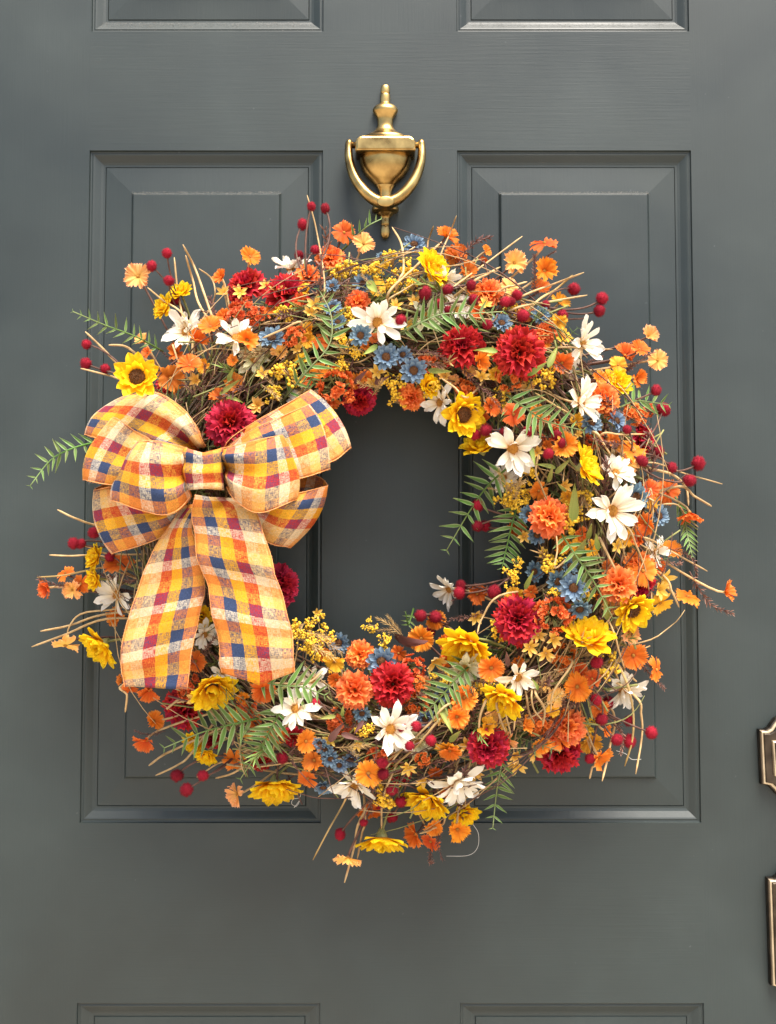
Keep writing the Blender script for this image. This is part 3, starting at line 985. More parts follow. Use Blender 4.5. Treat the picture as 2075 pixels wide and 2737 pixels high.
# sunflowers
many('sun', 'R1', [(730, 900, 200, (-.9, .3)), (850, 790, 190, (-.3, .9))])
add_flower('sun', 'R1', 525, 1420, 335, (0.05, 0.1), 'd', depth=0.165)
many('sun', 'R2', [(1330, 620, 320, (.95, .45), .012), (1300, 1490, 190, (.6, .1))])
many('sun', 'R3', [(160, 1530, 340, (.5, -.3), 'd', .012), (1320, 1300, 210, (.4, .3))])
many('sun', 'R4', [(225, 285, 240, (-.5, 1.3), .004), (800, 390, 245, (1.5, .55), .012), (1070, 1195, 240, (.4, -.6), 'd', .008), (825, 1355, 290, (.15, 1.5), .01), (150, 1390, 310, (-.6, -1.25), .012)])
many('sun', 'R5', [(405, 490, 290, (-.7, -1.2), .012)])
many('sun', 'R6', [(1110, 1380, 305, (-.5, -1.1), .012), (815, 1630, 310, (0, -2.6)), (1340, 1470, 200, (.3, -.7)), (130, 1290, 330, (.05, -1.4), .01)])
many('sun', 'B', [(405, 680, 250, (-.9, -1.0), .01), (370, 190, 150, (-1.1, .3)), (368, 310, 130, (-.9, -.2)), (1020, 920, 270, (.5, -.8), .01), (925, 1225, 140, (-.5, -.4)), (990, 1295, 130, (-.1, -.9))])
many('sun', 'A', [(890, 1205, 110, (.5, 0))])
# white daisies
many('daisy', 'R1', [(890, 1080, 340, (-.35, .3)), (1260, 1130, 330, (.2, .3))])
many('daisy', 'R2', [(270, 610, 290, (-.1, 1.1)), (920, 1010, 370, (0, 0), .01), (1290, 960, 240, (.2, .1), 'g', -.005), (1420, 700, 250, (.5, -.2)), (1390, 1610, 290, (-.4, -.3))])
many('daisy', 'R3', [(1050, 1000, 370, (1.1, 0), .01), (1040, 1440, 370, (1.0, -.1), .008)])
many('daisy', 'R4', [(400, 290, 310, (0, -.25), .012), (975, 425, 210, (.3, .3)), (955, 640, 320, (.1, 0), .014), (1200, 870, 190, (.8, 0)), (45, 1080, 200, (-.9, -.2))])
many('daisy', 'R5', [(490, 360, 260, (.6, -.6), .008), (1165, 440, 280, (.3, -1.0)), (150, 300, 250, (-.1, -.2), 'g', -.004)])
many('daisy', 'R6', [(1300, 1270, 340, (.2, -.8), .006), (265, 800, 270, (-.2, .1), .012), (870, 930, 320, (.25, -.25), .012), (640, 1290, 290, (-.6, -.5))])
many('daisy', 'B', [(490, 400, 250, (-.6, 0)), (980, 620, 170, (.3, 0)), (1080, 830, 150, (.2, .2))])
# carnations
many('carn', 'R1', [(1320, 690, 300, (-.3, .7)), (720, 1480, 130, (0, 0), -.02)], col='red')
many('carn', 'R2', [(250, 735, 330, (.2, .7)), (790, 1610, 240, (.2, -.6))], col='red')
many('carn', 'R3', [(150, 990, 330, (-.1, .2)), (600, 1050, 380, (.1, .1), .016)], col='red')
many('carn', 'R4', [(1165, 230, 170, (1.2, .3)), (1130, 1060, 180, (.3, -.2)), (430, 1250, 265, (-.1, .1), .014)], col='red')
many('carn', 'R5', [(290, 830, 255, (-.2, -.2), .014), (770, 895, 280, (.2, -.8), .01)], col='red')
many('carn', 'R6', [(890, 650, 280, (0, 0), .014), (250, 985, 130, (0, 0), -.01), (930, 1230, 140, (0, -.3), -.01), (40, 1150, 130, (0, -.3), -.01)], col='red')
many('carn', 'A', [(1030, 225, 240, (0, .2), .02), (1315, 1050, 210, (.9, .1))], col='red')
many('carn', 'B', [(825, 1060, 230, (-.5, -.3), .01), (1015, 1220, 120, (0, -.4), -.01)], col='red')
many('carn', 'R2', [(560, 500, 220, (-.1, .5)), (410, 635, 190, (.3, .5)), (770, 835, 180), (1185, 1580, 190, (.2, -.3))], col='or')
many('carn', 'R3', [(350, 590, 240, (-.1, .5)), (1240, 1400, 250, (.4, .2), .008), (790, 900, 160)], col='or')
many('carn', 'R4', [(612, 665, 215, (.05, .15), .014), (995, 1040, 200, (-.2, .3), .008), (1130, 960, 170)], col='or')
many('carn', 'R5', [(820, 680, 215, (0, .1), .006)], col='or')
many('carn', 'R6', [(645, 685, 230, (.05, 0), .014), (665, 450, 180, (-.3, .2), .006)], col='or')
many('stat', 'R1', [(1310, 930, 260, (-.2, .5)), (1230, 985, 180), (1420, 960, 170)])
many('stat', 'R2', [(610, 1490, 280, (0, 0), .01), (295, 1110, 180)])
many('stat', 'R3', [(510, 1255, 200), (1480, 1540, 150), (1260, 1520, 110), (1560, 1500, 110)])
many('stat', 'R4', [(640, 1225, 210, (.1, 0), .008), (1080, 90, 130), (560, 1200, 110)])
many('stat', 'R6', [(1010, 560, 190), (1040, 640, 110), (1080, 1130, 110)])
many('stat', 'R5', [(740, 760, 170)])
many('stat', 'B', [(925, 905, 130), (870, 950, 100)])
# cosmos
many('cos', 'R1', [(530, 670, 205, (-.1, .1), 'p'), (1365, 520, 150, (.5, .3)), (1155, 680, 130), (575, 1155, 130, (-.5, .8), 'p'), (600, 1240, 90), (1070, 1045, 180, (0, .7), .012), (965, 1150, 180, (.5, .7), .008),
                   (820, 1240, 150), (915, 1335, 185, (0, .8), .01), (1345, 1145, 185, (.1, .1), .012), (770, 1430, 200, (.4, -.2), 'r'), (1140, 1580, 170, (0, .5), 'r'), (1240, 1295, 90), (1180, 970, 140, (-.3, .4), 'o')])
many('cos', 'R2', [(670, 340, 165, (.4, .2)), (815, 425, 165, (.2, .2), 'p'), (1430, 370, 175, (.5, .8), 'b'), (1510, 520, 190, (.2, .9), 'r'), (1360, 560, 130, 'r'), (830, 1200, 90, 'r'), (900, 1130, 90, 'r')])
many('cos', 'R3', [(770, 250, 200, (0, 1.0)), (545, 400, 200, (0, 0), 'p'), (770, 460, 200, (.1, .3), 'b'), (740, 590, 150), (110, 340, 170, (0, .5), 'r'), (200, 470, 170, 'r'), (335, 310, 90, (1, .3)), (310, 390, 80),
                   (1540, 950, 160, (.4, .3), 'p'), (1370, 1090, 180, (.3, .5)), (1480, 1045, 150, (.2, .7)), (1615, 1125, 160, (.3, -.2), 'p'), (1450, 1260, 160, (.8, 0)), (1180, 1265, 120), (1250, 1250, 110, 'y'),
                   (900, 1145, 170, (0, -.3)), (280, 1130, 170, (.9, -.5)), (540, 1530, 165, (0, 0), .01), (370, 1480, 150, (.6, .2)), (880, 700, 160, (.5, .7), 'y'), (870, 840, 140, (.3, -.4), 'y'), (1320, 1160, 130, (.2, .3), 'y')])
many('cos', 'R4', [(692, 275, 150, (.1, -.1), .008), (1075, 305, 160, (.2, .5)), (1050, 375, 120, 'p'), (1270, 530, 140, (.1, 0)), (1165, 520, 110), (1145, 710, 130, (-.5, -.3)), (1390, 650, 155, (.1, -2.6)),
                   (1115, 800, 100, (-.8, 0)), (1280, 860, 130, (.3, .8)), (1130, 975, 160, (.1, .2), .006), (1380, 1120, 150, (.3, 1.6)), (1590, 1095, 130, (1.1, .3)), (1225, 1155, 140, (.5, -.9), 'y'), (1050, 1320, 140, (.2, 0), 'p'),
                   (1075, 1450, 150, (.1, -.1)), (1205, 1530, 130, (.8, 0)), (200, 1105, 130, (0, -.1), 'r'), (1180, 600, 100, 'y'), (950, 250, 100, 'r'), (20, 1370, 80, 'o')])
many('cos', 'R5', [(320, 300, 165, (0, -.1), .01), (870, 420, 185, (0, -.1), 'b', .01), (965, 370, 110, (.3, .1)), (145, 490, 165, (0, 0), .004), (100, 610, 150, (-.1, -.1), .008), (1005, 560, 130), (530, 670, 130, (1.1, .5)),
                   (425, 760, 130, (-.5, -.4), 'p'), (290, 690, 160, (0, .4), 'y'), (55, 830, 140, (0, -1.2)), (950, 765, 170, (0, -.9), 'y'), (1010, 870, 160, (.7, -.7)), (750, 740, 160, (0, .3)), (640, 790, 120), (1045, 700, 90, (.8, 0))])
many('cos', 'R6', [(1070, 350, 165, (0, -.1), .01), (730, 1215, 170, (.1, -.1), .008), (740, 1455, 160, (0, -.9)), (1035, 1605, 160, (-1.2, -.3)), (1150, 1555, 120, (.2, -.4)), (1130, 1650, 130, (-.6, -.6)), (1300, 1570, 160, (.2, -.3), 'b'),
                   (600, 1755, 180, (-.5, -2.4), 'p'), (1245, 1050, 155, (.1, -1.3), 'y'), (1300, 855, 145, (-.1, -.1), .008), (1250, 1310, 150, (.5, -.6)), (385, 1130, 160, (-.4, 0), 'r'), (330, 1010, 140, (.5, .1)), (345, 1245, 130, (-.2, -.6)),
                   (1160, 225, 130), (1230, 390, 90, 'r'), (1330, 720, 150)])
many('cos', 'B', [(105, 360, 120, (-.5, -.4)), (240, 370, 115, (-.1, -.2), 'p'), (200, 275, 100, (-.2, .8)), (285, 335, 110), (500, 230, 170, (0, 1.0)), (200, 680, 150, (0, -2.3), 'p'), (500, 520, 130), (695, 1105, 110, (.9, .5)),
                  (655, 1210, 140, (-.3, -1.2)), (1165, 1515, 140, (-1.3, -.1), 'p'), (1310, 930, 145, (.1, -.4)), (1150, 1325, 130), (670, 930, 140, (0, -.9)), (930, 770, 120), (520, 870, 70, (-1, 0), 'r'), (560, 920, 90, (0, -.6))])
# blue daisies
many('blue', 'R1', [(1530, 1130, 195)])
many('blue', 'R2', [(1195, 430, 170, (0, .4)), (580, 740, 120), (585, 900, 140), (625, 1010, 130), (795, 1110, 165, (-.1, 0), .012), (985, 1270, 190, (0, 0), .008), (1110, 1255, 140), (1190, 1370, 195, (.1, -.2), .008), (950, 520, 80)])
many('blue', 'R3', [(740, 790, 140, (-.1, .2)), (450, 850, 160), (1120, 1590, 175), (1310, 1580, 165, (.7, .4)), (440, 1680, 90)])
many('blue', 'R4', [(1090, 560, 150), (1220, 670, 120, (.6, .1)), (490, 660, 100, (-.5, 0)), (535, 775, 110), (650, 1035, 125), (740, 1070, 155, (0, 0), .01), (775, 1190, 130, (0, -.8), .006)])
many('blue', 'R6', [(815, 500, 185, (0, 0), .012), (455, 1060, 100), (490, 1120, 115), (545, 1160, 110, (-.2, -.5)), (440, 1300, 130, (-.2, -1.0)), (690, 830, 110), (420, 1020, 90)])
# ochre stars
many('star', 'R1', [(1170, 795, 130), (1290, 790, 130), (1480, 740, 110), (1570, 775, 140, (0, .9)), (1430, 1630, 120)])
many('star', 'R2', [(460, 890, 170), (420, 940, 120), (640, 1120, 100)])
many('star', 'R5', [(565, 165, 125), (670, 205, 125), (720, 110, 125), (480, 915, 150, (0, -.8)), (590, 840, 125), (215, 970, 120), (620, 90, 110), (470, 860, 110)])
many('star', 'R6', [(985, 1175, 120, (-.2, -.7)), (1085, 1250, 120, (0, -.9)), (400, 190, 80, (.6, .2)), (1160, 490, 160, (.3, -.9)), (1400, 1215, 110)])
many('star', 'R4', [(1240, 1020, 150, (.5, -.4)), (1220, 1080, 120)])
many('star', 'A', [(1170, 160, 100), (1225, 780, 90, (.4, .4))])
many('star', 'B', [(940, 980, 120), (960, 1010, 80)])
many('star', 'R3', [(1020, 1680, 80)])
# goldenrod
many('gold', 'R2', [(240, 1370, 220), (620, 1340, 150), (690, 1140, 120), (850, 620, 170, (-.1, .7)), (1040, 530, 160, (.1, .8)), (930, 580, 130), (1190, 740, 130), (1080, 1590, 140), (1310, 1490, 140), (760, 1230, 110)])
many('gold', 'R1', [(1530, 1550, 150)])
many('gold', 'R4', [(370, 620, 150), (460, 600, 90), (620, 920, 140), (390, 1020, 110), (640, 1110, 80), (430, 940, 70), (830, 1100, 70)])
many('gold', 'R6', [(290, 280, 130), (450, 350, 120), (330, 390, 150), (740, 270, 90), (830, 380, 100), (710, 950, 110), (390, 430, 130)])
many('gold', 'R5', [(940, 660, 120)])

# berries on wiry stems: (root, [(x, y, diameter)...])
def berry_sprig(reg, root, items, dr=0.06):
    rx, ry = root
    rp, px, py, d = place(reg, rx, ry, -0.01)
    mb = MB()
    o = part('berry_sprig', None, rp)
    main = None
    for x, y, s in items:
        p, px, py, d = place(reg, x, y, 0.012)
        e = p - rp
        side = nrm(np.cross(e, (0, 1, 0))) * np.linalg.norm(e) * random.uniform(-.2, .2)
        mb.add(*tube(bez(np.zeros(3), e * .3 + side + np.array([0, -.01, 0]), e * .75 + side, e, 9), .0010, 4))
        sc = s / REG[reg][2] * S * .5 * (1 - d / D)
        child('berry', random.choice(BERRY_M), o, np.array(Matrix.Translation(Vector(e))) @ frame(nrm(rng.normal(size=3))) @ np.diag([random.uniform(.86, 1.05), random.uniform(.86, 1.05), random.uniform(.9, 1.12), 1]), sc * random.uniform(.78, .94))
    o.data = None
    me = mb.mesh('berry_sprig', [STEMB])
    o2 = bpy.data.objects.new('berry_sprig', me); COL.objects.link(o2)
    o2.parent = wreath; o2.location = o.location
    for c in list(o.children):
        c.parent = o2
    bpy.data.objects.remove(o)
    o2.name = 'berry_sprig'


berry_sprig('R1', (930, 1030), [(745, 495, 95), (630, 590, 100), (760, 700, 100), (805, 845, 95), (815, 970, 90)])
berry_sprig('R1', (470, 1420), [(145, 1175, 95), (140, 1320, 115), (285, 1360, 105)])
berry_sprig('R2', (400, 700), [(427, 145, 90), (530, 160, 95), (362, 280, 95), (335, 510, 80), (455, 470, 90)])
berry_sprig('R2', (1180, 960), [(1275, 790, 120), (1445, 765, 92), (1620, 735, 95), (1640, 840, 95), (1380, 870, 90), (1095, 1000, 95), (1450, 920, 80)])
berry_sprig('R3', (420, 760), [(565, 640, 95), (480, 690, 95), (610, 795, 115), (345, 860, 95), (520, 690, 80)])
berry_sprig('R3', (760, 720), [(990, 595, 105), (1200, 665, 100), (1180, 755, 105), (905, 790, 105), (780, 710, 70)])
berry_sprig('R3', (1400, 1440), [(1605, 1350, 105), (1665, 1500, 105)])
berry_sprig('R4', (420, 230), [(190, 210, 80), (250, 190, 76), (350, 197, 66), (485, 195, 76)])
berry_sprig('R4', (760, 280), [(600, 320, 76), (672, 258, 70), (650, 215, 66)])
berry_sprig('R4', (1050, 330), [(1215, 310, 84), (1125, 360, 76), (1440, 375, 84), (1390, 470, 92), (1290, 400, 76), (1040, 185, 66), (1240, 70, 80)])
berry_sprig('R4', (440, 680), [(205, 610, 76), (205, 725, 80), (245, 725, 76)])
berry_sprig('R4', (420, 1000), [(110, 1060, 80), (100, 1100, 74), (295, 1095, 80)])
berry_sprig('R5', (960, 420), [(995, 265, 100), (990, 505, 92), (1072, 520, 92), (1025, 630, 85)])
berry_sprig('R5', (1010, 560), [(1200, 640, 76), (1345, 715, 94), (1205, 770, 94), (1125, 760, 86), (955, 880, 84)])
berry_sprig('R6', (1250, 260), [(1065, 205, 105), (1160, 215, 96), (1128, 308, 76)])
berry_sprig('R6', (330, 900), [(390, 765, 76), (178, 1118, 90)])
berry_sprig('R6', (1180, 880), [(945, 920, 76), (1035, 915, 72), (995, 1040, 76), (1130, 1005, 84)])
berry_sprig('R6', (990, 1160), [(820, 1150, 84), (825, 1220, 88), (880, 1320, 86), (940, 1395, 94), (880, 1495, 84)])
berry_sprig('R6', (800, 1330), [(550, 1605, 88), (700, 1530, 66), (795, 1420, 60)])
berry_sprig('B', (480, 120), [(245, 110, 80), (285, 112, 66), (360, 50, 76)])
berry_sprig('B', (1150, 1300), [(825, 1410, 84), (878, 1490, 80), (970, 1410, 72), (1415, 1310, 76)])
berry_sprig('B', (540, 250), [(450, 185, 70)])

# fern fronds with separate leaflets
def fern(reg, pts, ll, off=0.012, npair=9, side=(1, -1), depth=None, ndir=(0, -1, 0.15), slope=.55):
    Q = []
    for i, (x, y) in enumerate(pts):
        p, px, py, d = place(reg, x, y, off - 0.02 * (i == 0), depth)
        Q.append(p)
    Q = catmull(Q, 16)
    org = Q[0]
    mb = MB(); mb.add(*tube(Q - org, np.linspace(.0012, .0005, 16), 5))
    o = part('fern_frond', mb.mesh('fern_midrib', [FERN]), org)
    T = catmull(Q, npair + 2)
    L0 = ll / REG[reg][2] * S * .92
    nd = nrm(ndir)
    for i in range(1, npair + 2):
        t = i / (npair + 1)
        tg = nrm(T[i] - T[i - 1])
        sd = nrm(np.cross(tg, nd))
        l = L0 * (0.35 + .65 * math.sin(math.pi * min(1, .28 + .62 * t))) * (1.0 if t < .8 else 1 - .55 * (t - .8) / .2)
        for s_ in side:
            d = nrm(tg * (slope + random.uniform(-.2, .2)) + sd * s_ + nd * random.uniform(-.3, .55))
            nn = nrm(nd - d * np.dot(nd, d))
            nn = nrm(nn + sd * s_ * random.uniform(-.2, .4)); nn = nrm(nn - d * np.dot(nn, d))
            M = np.eye(4); M[:3, 0] = d; M[:3, 1] = np.cross(nn, d); M[:3, 2] = nn; M[:3, 3] = T[i] - org
            child('leaflet', random.choice(LEAFLET), o, M, l * random.uniform(.8, 1.12))


fern('R1', [(720, 1230), (520, 1120), (280, 1030), (45, 930)], 115, side=(-1, 1), npair=10)
fern('R2', [(210, 1600), (400, 1370), (560, 1180), (575, 960), (480, 760)], 175, npair=13)
fern('R2', [(1060, 1100), (1250, 1010), (1400, 950), (1600, 945), (1860, 930)], 190, npair=11, off=.022)
fern('R2', [(650, 480), (760, 370), (850, 290), (950, 238)], 120, npair=6, side=(-1,))
fern('R3', [(480, 1380), (640, 1490), (780, 1580), (1060, 1650)], 190, npair=9, off=.016)
fern('R3', [(1330, 1480), (1450, 1430), (1560, 1440), (1700, 1460)], 150, npair=6)
fern('R4', [(370, 400), (260, 500), (160, 640), (30, 860)], 150, npair=9, off=.02)
fern('R4', [(430, 600), (395, 720), (365, 850), (340, 960)], 140, npair=10, off=.004)
fern('R4', [(660, 750), (760, 900), (850, 1030), (960, 1240)], 130, npair=10, off=.014)
fern('R4', [(1310, 560), (1360, 680), (1380, 780), (1405, 890)], 100, npair=9, slope=1.6)
fern('R5', [(400, 860), (370, 1000), (350, 1130), (330, 1325)], 130, npair=7)
fern('R6', [(1420, 490), (1300, 600), (1200, 720), (1090, 830)], 170, npair=9, off=.008)
fern('B', [(1280, 1090), (1130, 1125), (960, 1170), (755, 1255)], 160, npair=9, off=.02)
fern('B', [(1420, 1010), (1360, 1130), (1290, 1260), (1180, 1430)], 130, npair=12, off=.016)
fern('B', [(1250, 870), (1400, 905), (1530, 915), (1650, 960)], 150, npair=8, off=.012)
fern('A', [(400, 330), (250, 370), (140, 430), (40, 555)], 100, npair=9)
fern('R2', [(330, 1250), (380, 1340), (420, 1420), (470, 1500)], 120, npair=6, off=0)
fern('R6', [(1020, 160), (1000, 230), (985, 260), (968, 180)], 70, npair=4, off=0)

# dry grass stems
def stem(reg, pts, rad=.0013, mat=STEMT, off=0.008, name='grass_stem'):
    Q = [place(reg, x, y, off)[0] for x, y in pts]
    p0 = Q[-1]
    px, py = px_of(reg, *pts[-1])
    rt = root_of(px, py, random.uniform(-5, 15), 0.05)
    Q.append(p0 + (rt - p0) * .7)
    Q = catmull(Q, 18)
    mb = MB(); mb.add(*tube(Q - Q[0], np.concatenate([[rad * .35], np.linspace(rad * .75, rad, 17)]), 5))
    part(name, mb.mesh(name, [mat]), Q[0])


for reg, L_ in {
    'R1': [[(865, 430), (960, 620), (1090, 990)], [(885, 510), (940, 700), (1010, 920)], [(800, 525), (830, 800), (895, 1070)], [(985, 610), (1075, 680), (1105, 780), (1080, 900), (1030, 1000)],
           [(135, 1080), (270, 1210), (420, 1360)], [(100, 1355), (240, 1390), (400, 1440)], [(310, 1180), (430, 1190), (540, 1260)], [(600, 750), (720, 850), (880, 970)]],
    'R2': [[(395, 60), (470, 350), (525, 800)], [(1510, 215), (1460, 350), (1380, 560)], [(1340, 290), (1300, 400), (1260, 520)], [(1030, 300), (1100, 430), (1115, 620), (1080, 700)], [(1400, 410), (1200, 600), (1000, 800)],
           [(60, 1130), (200, 1070), (350, 1010)], [(1250, 690), (1100, 780), (1000, 850)]],
    'R3': [[(605, 200), (350, 390), (90, 580)], [(1065, 470), (830, 560), (600, 650)], [(980, 490), (850, 600), (700, 700)], [(1090, 640), (800, 690), (550, 740)], [(440, 430), (330, 490), (240, 540)],
           [(640, 540), (540, 570), (450, 600)], [(0, 1260), (100, 1330), (200, 1400)], [(700, 1370), (840, 1460), (990, 1550)], [(1280, 1045), (1100, 1040), (900, 1030)], [(0, 1310), (50, 1400), (110, 1480)]],
    'R4': [[(1575, 490), (1360, 430), (1160, 370)], [(1515, 615), (1420, 560), (1320, 505)], [(1440, 732), (1370, 670), (1290, 600)], [(1490, 978), (1310, 880), (1140, 790)], [(1165, 1095), (1140, 960), (1090, 830), (1040, 730)],
           [(1332, 1180), (1290, 1090), (1240, 1000)], [(1385, 610), (1370, 510), (1300, 440), (1200, 410)], [(975, 970), (930, 880), (890, 800)], [(200, 1330), (230, 1240), (340, 1110)], [(1140, 210), (1000, 212), (900, 210)],
           [(595, 590), (560, 500), (530, 400)], [(645, 780), (650, 860), (645, 960)], [(950, 330), (900, 250), (860, 200)]],
    'R5': [[(1030, 1025), (1080, 800), (1095, 570)], [(1175, 930), (1225, 750), (1225, 550), (1160, 330)], [(1245, 980), (1285, 740), (1280, 600), (1240, 480)], [(950, 1010), (965, 940), (975, 870)], [(445, 730), (410, 560), (420, 400)],
           [(410, 710), (370, 600), (365, 500)], [(465, 700), (470, 600), (460, 480)], [(240, 690), (250, 600), (290, 500)], [(650, 670), (660, 560), (600, 450)], [(700, 580), (720, 450), (840, 260)], [(1190, 360), (1140, 200), (1100, 60)],
           [(650, 640), (590, 560), (580, 450)], [(600, 660), (560, 580), (545, 480)]],
    'R6': [[(375, 1770), (480, 1570), (560, 1430), (605, 1330)], [(578, 1915), (640, 1690), (690, 1490)], [(660, 1760), (690, 1600), (710, 1490)], [(815, 1570), (820, 1400), (870, 1250)], [(1000, 1010), (1120, 900), (1250, 770)],
           [(890, 1170), (1050, 1030), (1220, 840)], [(1060, 1600), (1140, 1570), (1220, 1490)], [(115, 1170), (130, 1020), (190, 920)], [(830, 1150), (950, 1060), (1000, 1020)], [(1090, 1540), (1050, 1460), (1060, 1400)], [(440, 560), (330, 640), (130, 640)]],
    'B': [[(110, 175), (220, 180), (420, 185)], [(10, 690), (200, 620), (450, 530)], [(60, 602), (220, 570), (430, 505)], [(205, 650), (225, 570), (300, 500), (530, 465)], [(667, 1355), (740, 1300), (820, 1260)], [(705, 1410), (830, 1350), (910, 1280)],
          [(935, 1420), (1040, 1350), (1130, 1300)], [(1040, 1425), (1130, 1400), (1200, 1360)], [(40, 300), (180, 290), (330, 260)], [(535, 1055), (545, 960), (530, 900)], [(250, 120), (330, 130), (450, 170)]],
    'A': [[(175, 675), (270, 720), (400, 755)]],
}.items():
    for pts in L_:
        stem(reg, pts, random.uniform(.0010, .0016), STEMT if random.random() < .8 else NEEDT)


# needle sprigs
def sprig(reg, x0, y0, x1, y1, src=None, name='needle_sprig', off=0.004, sc=1.0):
    a = place(reg, x0, y0, off - .012)[0]; b = place(reg, x1, y1, off + .006)[0]
    src = src or NEED_M
    l = np.linalg.norm(b - a)
    M = frame(nrm(b - a), random.random() * 6.28) @ np.diag([l * sc, l * sc, l, 1])
    M = np.array(Matrix.Translation(Vector(a - WL))) @ M
    obj(name, random.choice(src), wreath, Matrix(M.tolist()))


for reg, L_ in {
    'R1': [(1000, 1600, 850, 1480), (1010, 1560, 1030, 1330), (900, 1620, 790, 1560), (1060, 1450, 1180, 1250), (1100, 1330, 1080, 1100), (800, 1330, 690, 1200), (960, 1680, 960, 1480), (1150, 1100, 1050, 820)],
    'R2': [(690, 800, 570, 280), (650, 620, 700, 480), (640, 720, 690, 560), (1000, 1240, 1420, 1340), (1100, 1220, 1450, 1280), (620, 900, 700, 700)],
    'R3': [(90, 480, 350, 225), (700, 650, 690, 340), (720, 420, 860, 320), (560, 1320, 960, 1280), (50, 1060, 330, 1330), (330, 1330, 470, 1490), (1040, 1190, 1210, 1090), (1380, 1210, 1590, 1040), (760, 740, 660, 560), (1350, 1250, 1450, 1150)],
    'R4': [(1250, 850, 1420, 1010), (1390, 980, 1640, 1200), (1110, 1490, 1240, 1640), (600, 230, 420, 120), (1000, 250, 820, 240), (260, 1200, 100, 1260), (150, 1230, 20, 1300), (1180, 900, 1330, 900), (330, 1130, 60, 1170)],
    'R5': [(560, 690, 700, 650), (740, 620, 680, 720), (900, 520, 780, 480), (150, 760, 160, 430), (140, 1050, 120, 760), (1110, 620, 1130, 850), (170, 520, 240, 400)],
    'R6': [(760, 1200, 740, 1480), (1330, 1500, 1330, 1180), (1210, 1500, 1210, 1770), (300, 900, 390, 860), (560, 930, 700, 900), (250, 1000, 300, 1190), (340, 1200, 470, 1240), (1130, 1700, 1160, 1780), (780, 1010, 760, 1130)],
    'B': [(560, 290, 350, 270), (330, 300, 50, 300), (640, 300, 440, 280), (760, 1160, 590, 1160), (960, 760, 1080, 620), (970, 690, 1060, 760), (950, 800, 1060, 720)],
}.items():
    for q in L_:
        sprig(reg, *q)
for reg, L_ in {
    'R4': [(400, 580, 330, 420), (380, 560, 470, 470), (350, 540, 260, 510), (420, 590, 440, 440)], 'R6': [(960, 360, 800, 220), (950, 330, 860, 210), (900, 330, 790, 300), (620, 1060, 690, 1080), (520, 1050, 720, 1040), (340, 300, 540, 460), (300, 350, 500, 480), (280, 330, 480, 360)],
    'R2': [(950, 1500, 790, 1440), (880, 1560, 960, 1450), (60, 1480, 190, 1570), (170, 1520, 60, 1390), (700, 1250, 600, 1180), (960, 820, 820, 660)], 'R5': [(660, 450, 760, 330), (640, 480, 700, 350), (620, 540, 760, 450)]}.items():
    for q in L_:
        sprig(reg, *q, src=NEEDT_M, name='dried_grass_sprig', off=.012)


def leaf(reg, x0, y0, x1, y1, src=LEAF_G, off=.012):
    a = place(reg, x0, y0, off - .005)[0]; b = place(reg, x1, y1, off + .004)[0]
    d = nrm(b - a); l = np.linalg.norm(b - a)
    nn = nrm(np.array([random.uniform(-.4, .4), -1, random.uniform(-.2, .5)])); nn = nrm(nn - d * np.dot(nn, d))
    M = np.eye(4); M[:3, 0] = d * l; M[:3, 1] = np.cross(nn, d) * l; M[:3, 2] = nn * l; M[:3, 3] = a - WL
    obj('leaf', random.choice(src), wreath, Matrix(M.tolist()))


for q in [('R3', 420, 1060, 265, 1035), ('R3', 640, 1240, 800, 1150), ('R3', 800, 1180, 870, 1000), ('R1', 1140, 1550, 1300, 1450), ('R1', 1180, 1560, 1300, 1590), ('R4', 740, 700, 745, 480), ('R4', 640, 400, 540, 370), ('R4', 700, 530, 650, 490),
          ('R4', 820, 800, 850, 700), ('R4', 470, 1080, 500, 960), ('R4', 740, 930, 820, 780), ('R4', 880, 860, 850, 750), ('R6', 520, 850, 415, 860), ('R6', 560, 850, 590, 770), ('R6', 1250, 1010, 1350, 930), ('R6', 1190, 760, 1245, 970), ('R2', 920, 1180, 800, 1280),
          ('R4', 640, 430, 720, 350), ('R4', 600, 480, 620, 380), ('R2', 1300, 1370, 1480, 1390), ('R2', 850, 700, 950, 850), ('R1', 1200, 1450, 1250, 1340), ('R5', 620, 440, 600, 380), ('R4', 500, 280, 520, 390), ('R4', 930, 1250, 920, 1130)]:
    leaf(*q)
for q in [('R2', 750, 1470, 830, 1370), ('R2', 900, 1470, 1000, 1420), ('R6', 900, 350, 990, 460), ('R6', 920, 590, 900, 470), ('R6', 480, 1010, 560, 900), ('R6', 700, 880, 640, 960), ('R5', 430, 290, 400, 180), ('R6', 560, 960, 680, 1000)]:
    leaf(*q, src=LEAF_M)

# smaller blooms tucked between the named ones
def tuck(kind, count, s0, s1, cols='o', rlim=(.62, 1.38), tries=4000, sep=.8, off=-.012):
    c = 0
    for _ in range(tries):
        if c >= count:
            break
        a = random.random() * 6.283; rr = RING / S * random.uniform(*rlim)
        px, py = W0[0] + rr * math.cos(a), W0[1] + rr * math.sin(a)
        s_ = random.uniform(s0, s1)
        if any(math.hypot(px - q[0], py - q[1]) < (q[2] + s_ / 2) * sep for q in TAKEN):
            continue
        if 240 < px < 900 and 1040 < py < 1830 and px < 800:
            continue
        add_flower(kind, 'SRC', px, py, s_, col=random.choice(cols), off=off); c += 1


REG['SRC'] = (0, 0, 1.0)
tuck('cos', 70, 36, 56, 'oobpry', sep=.5)
tuck('daisy', 6, 80, 100, 'og', off=-.02, sep=.6)
tuck('stat', 10, 60, 85, sep=.6)
tuck('gold', 20, 50, 80, sep=.6, off=-.006)
tuck('blue', 8, 45, 60, sep=.6)
tuck('star', 26, 38, 50, sep=.6, off=-.006)

# woven ring of twigs and bundled stems
tw = MB()


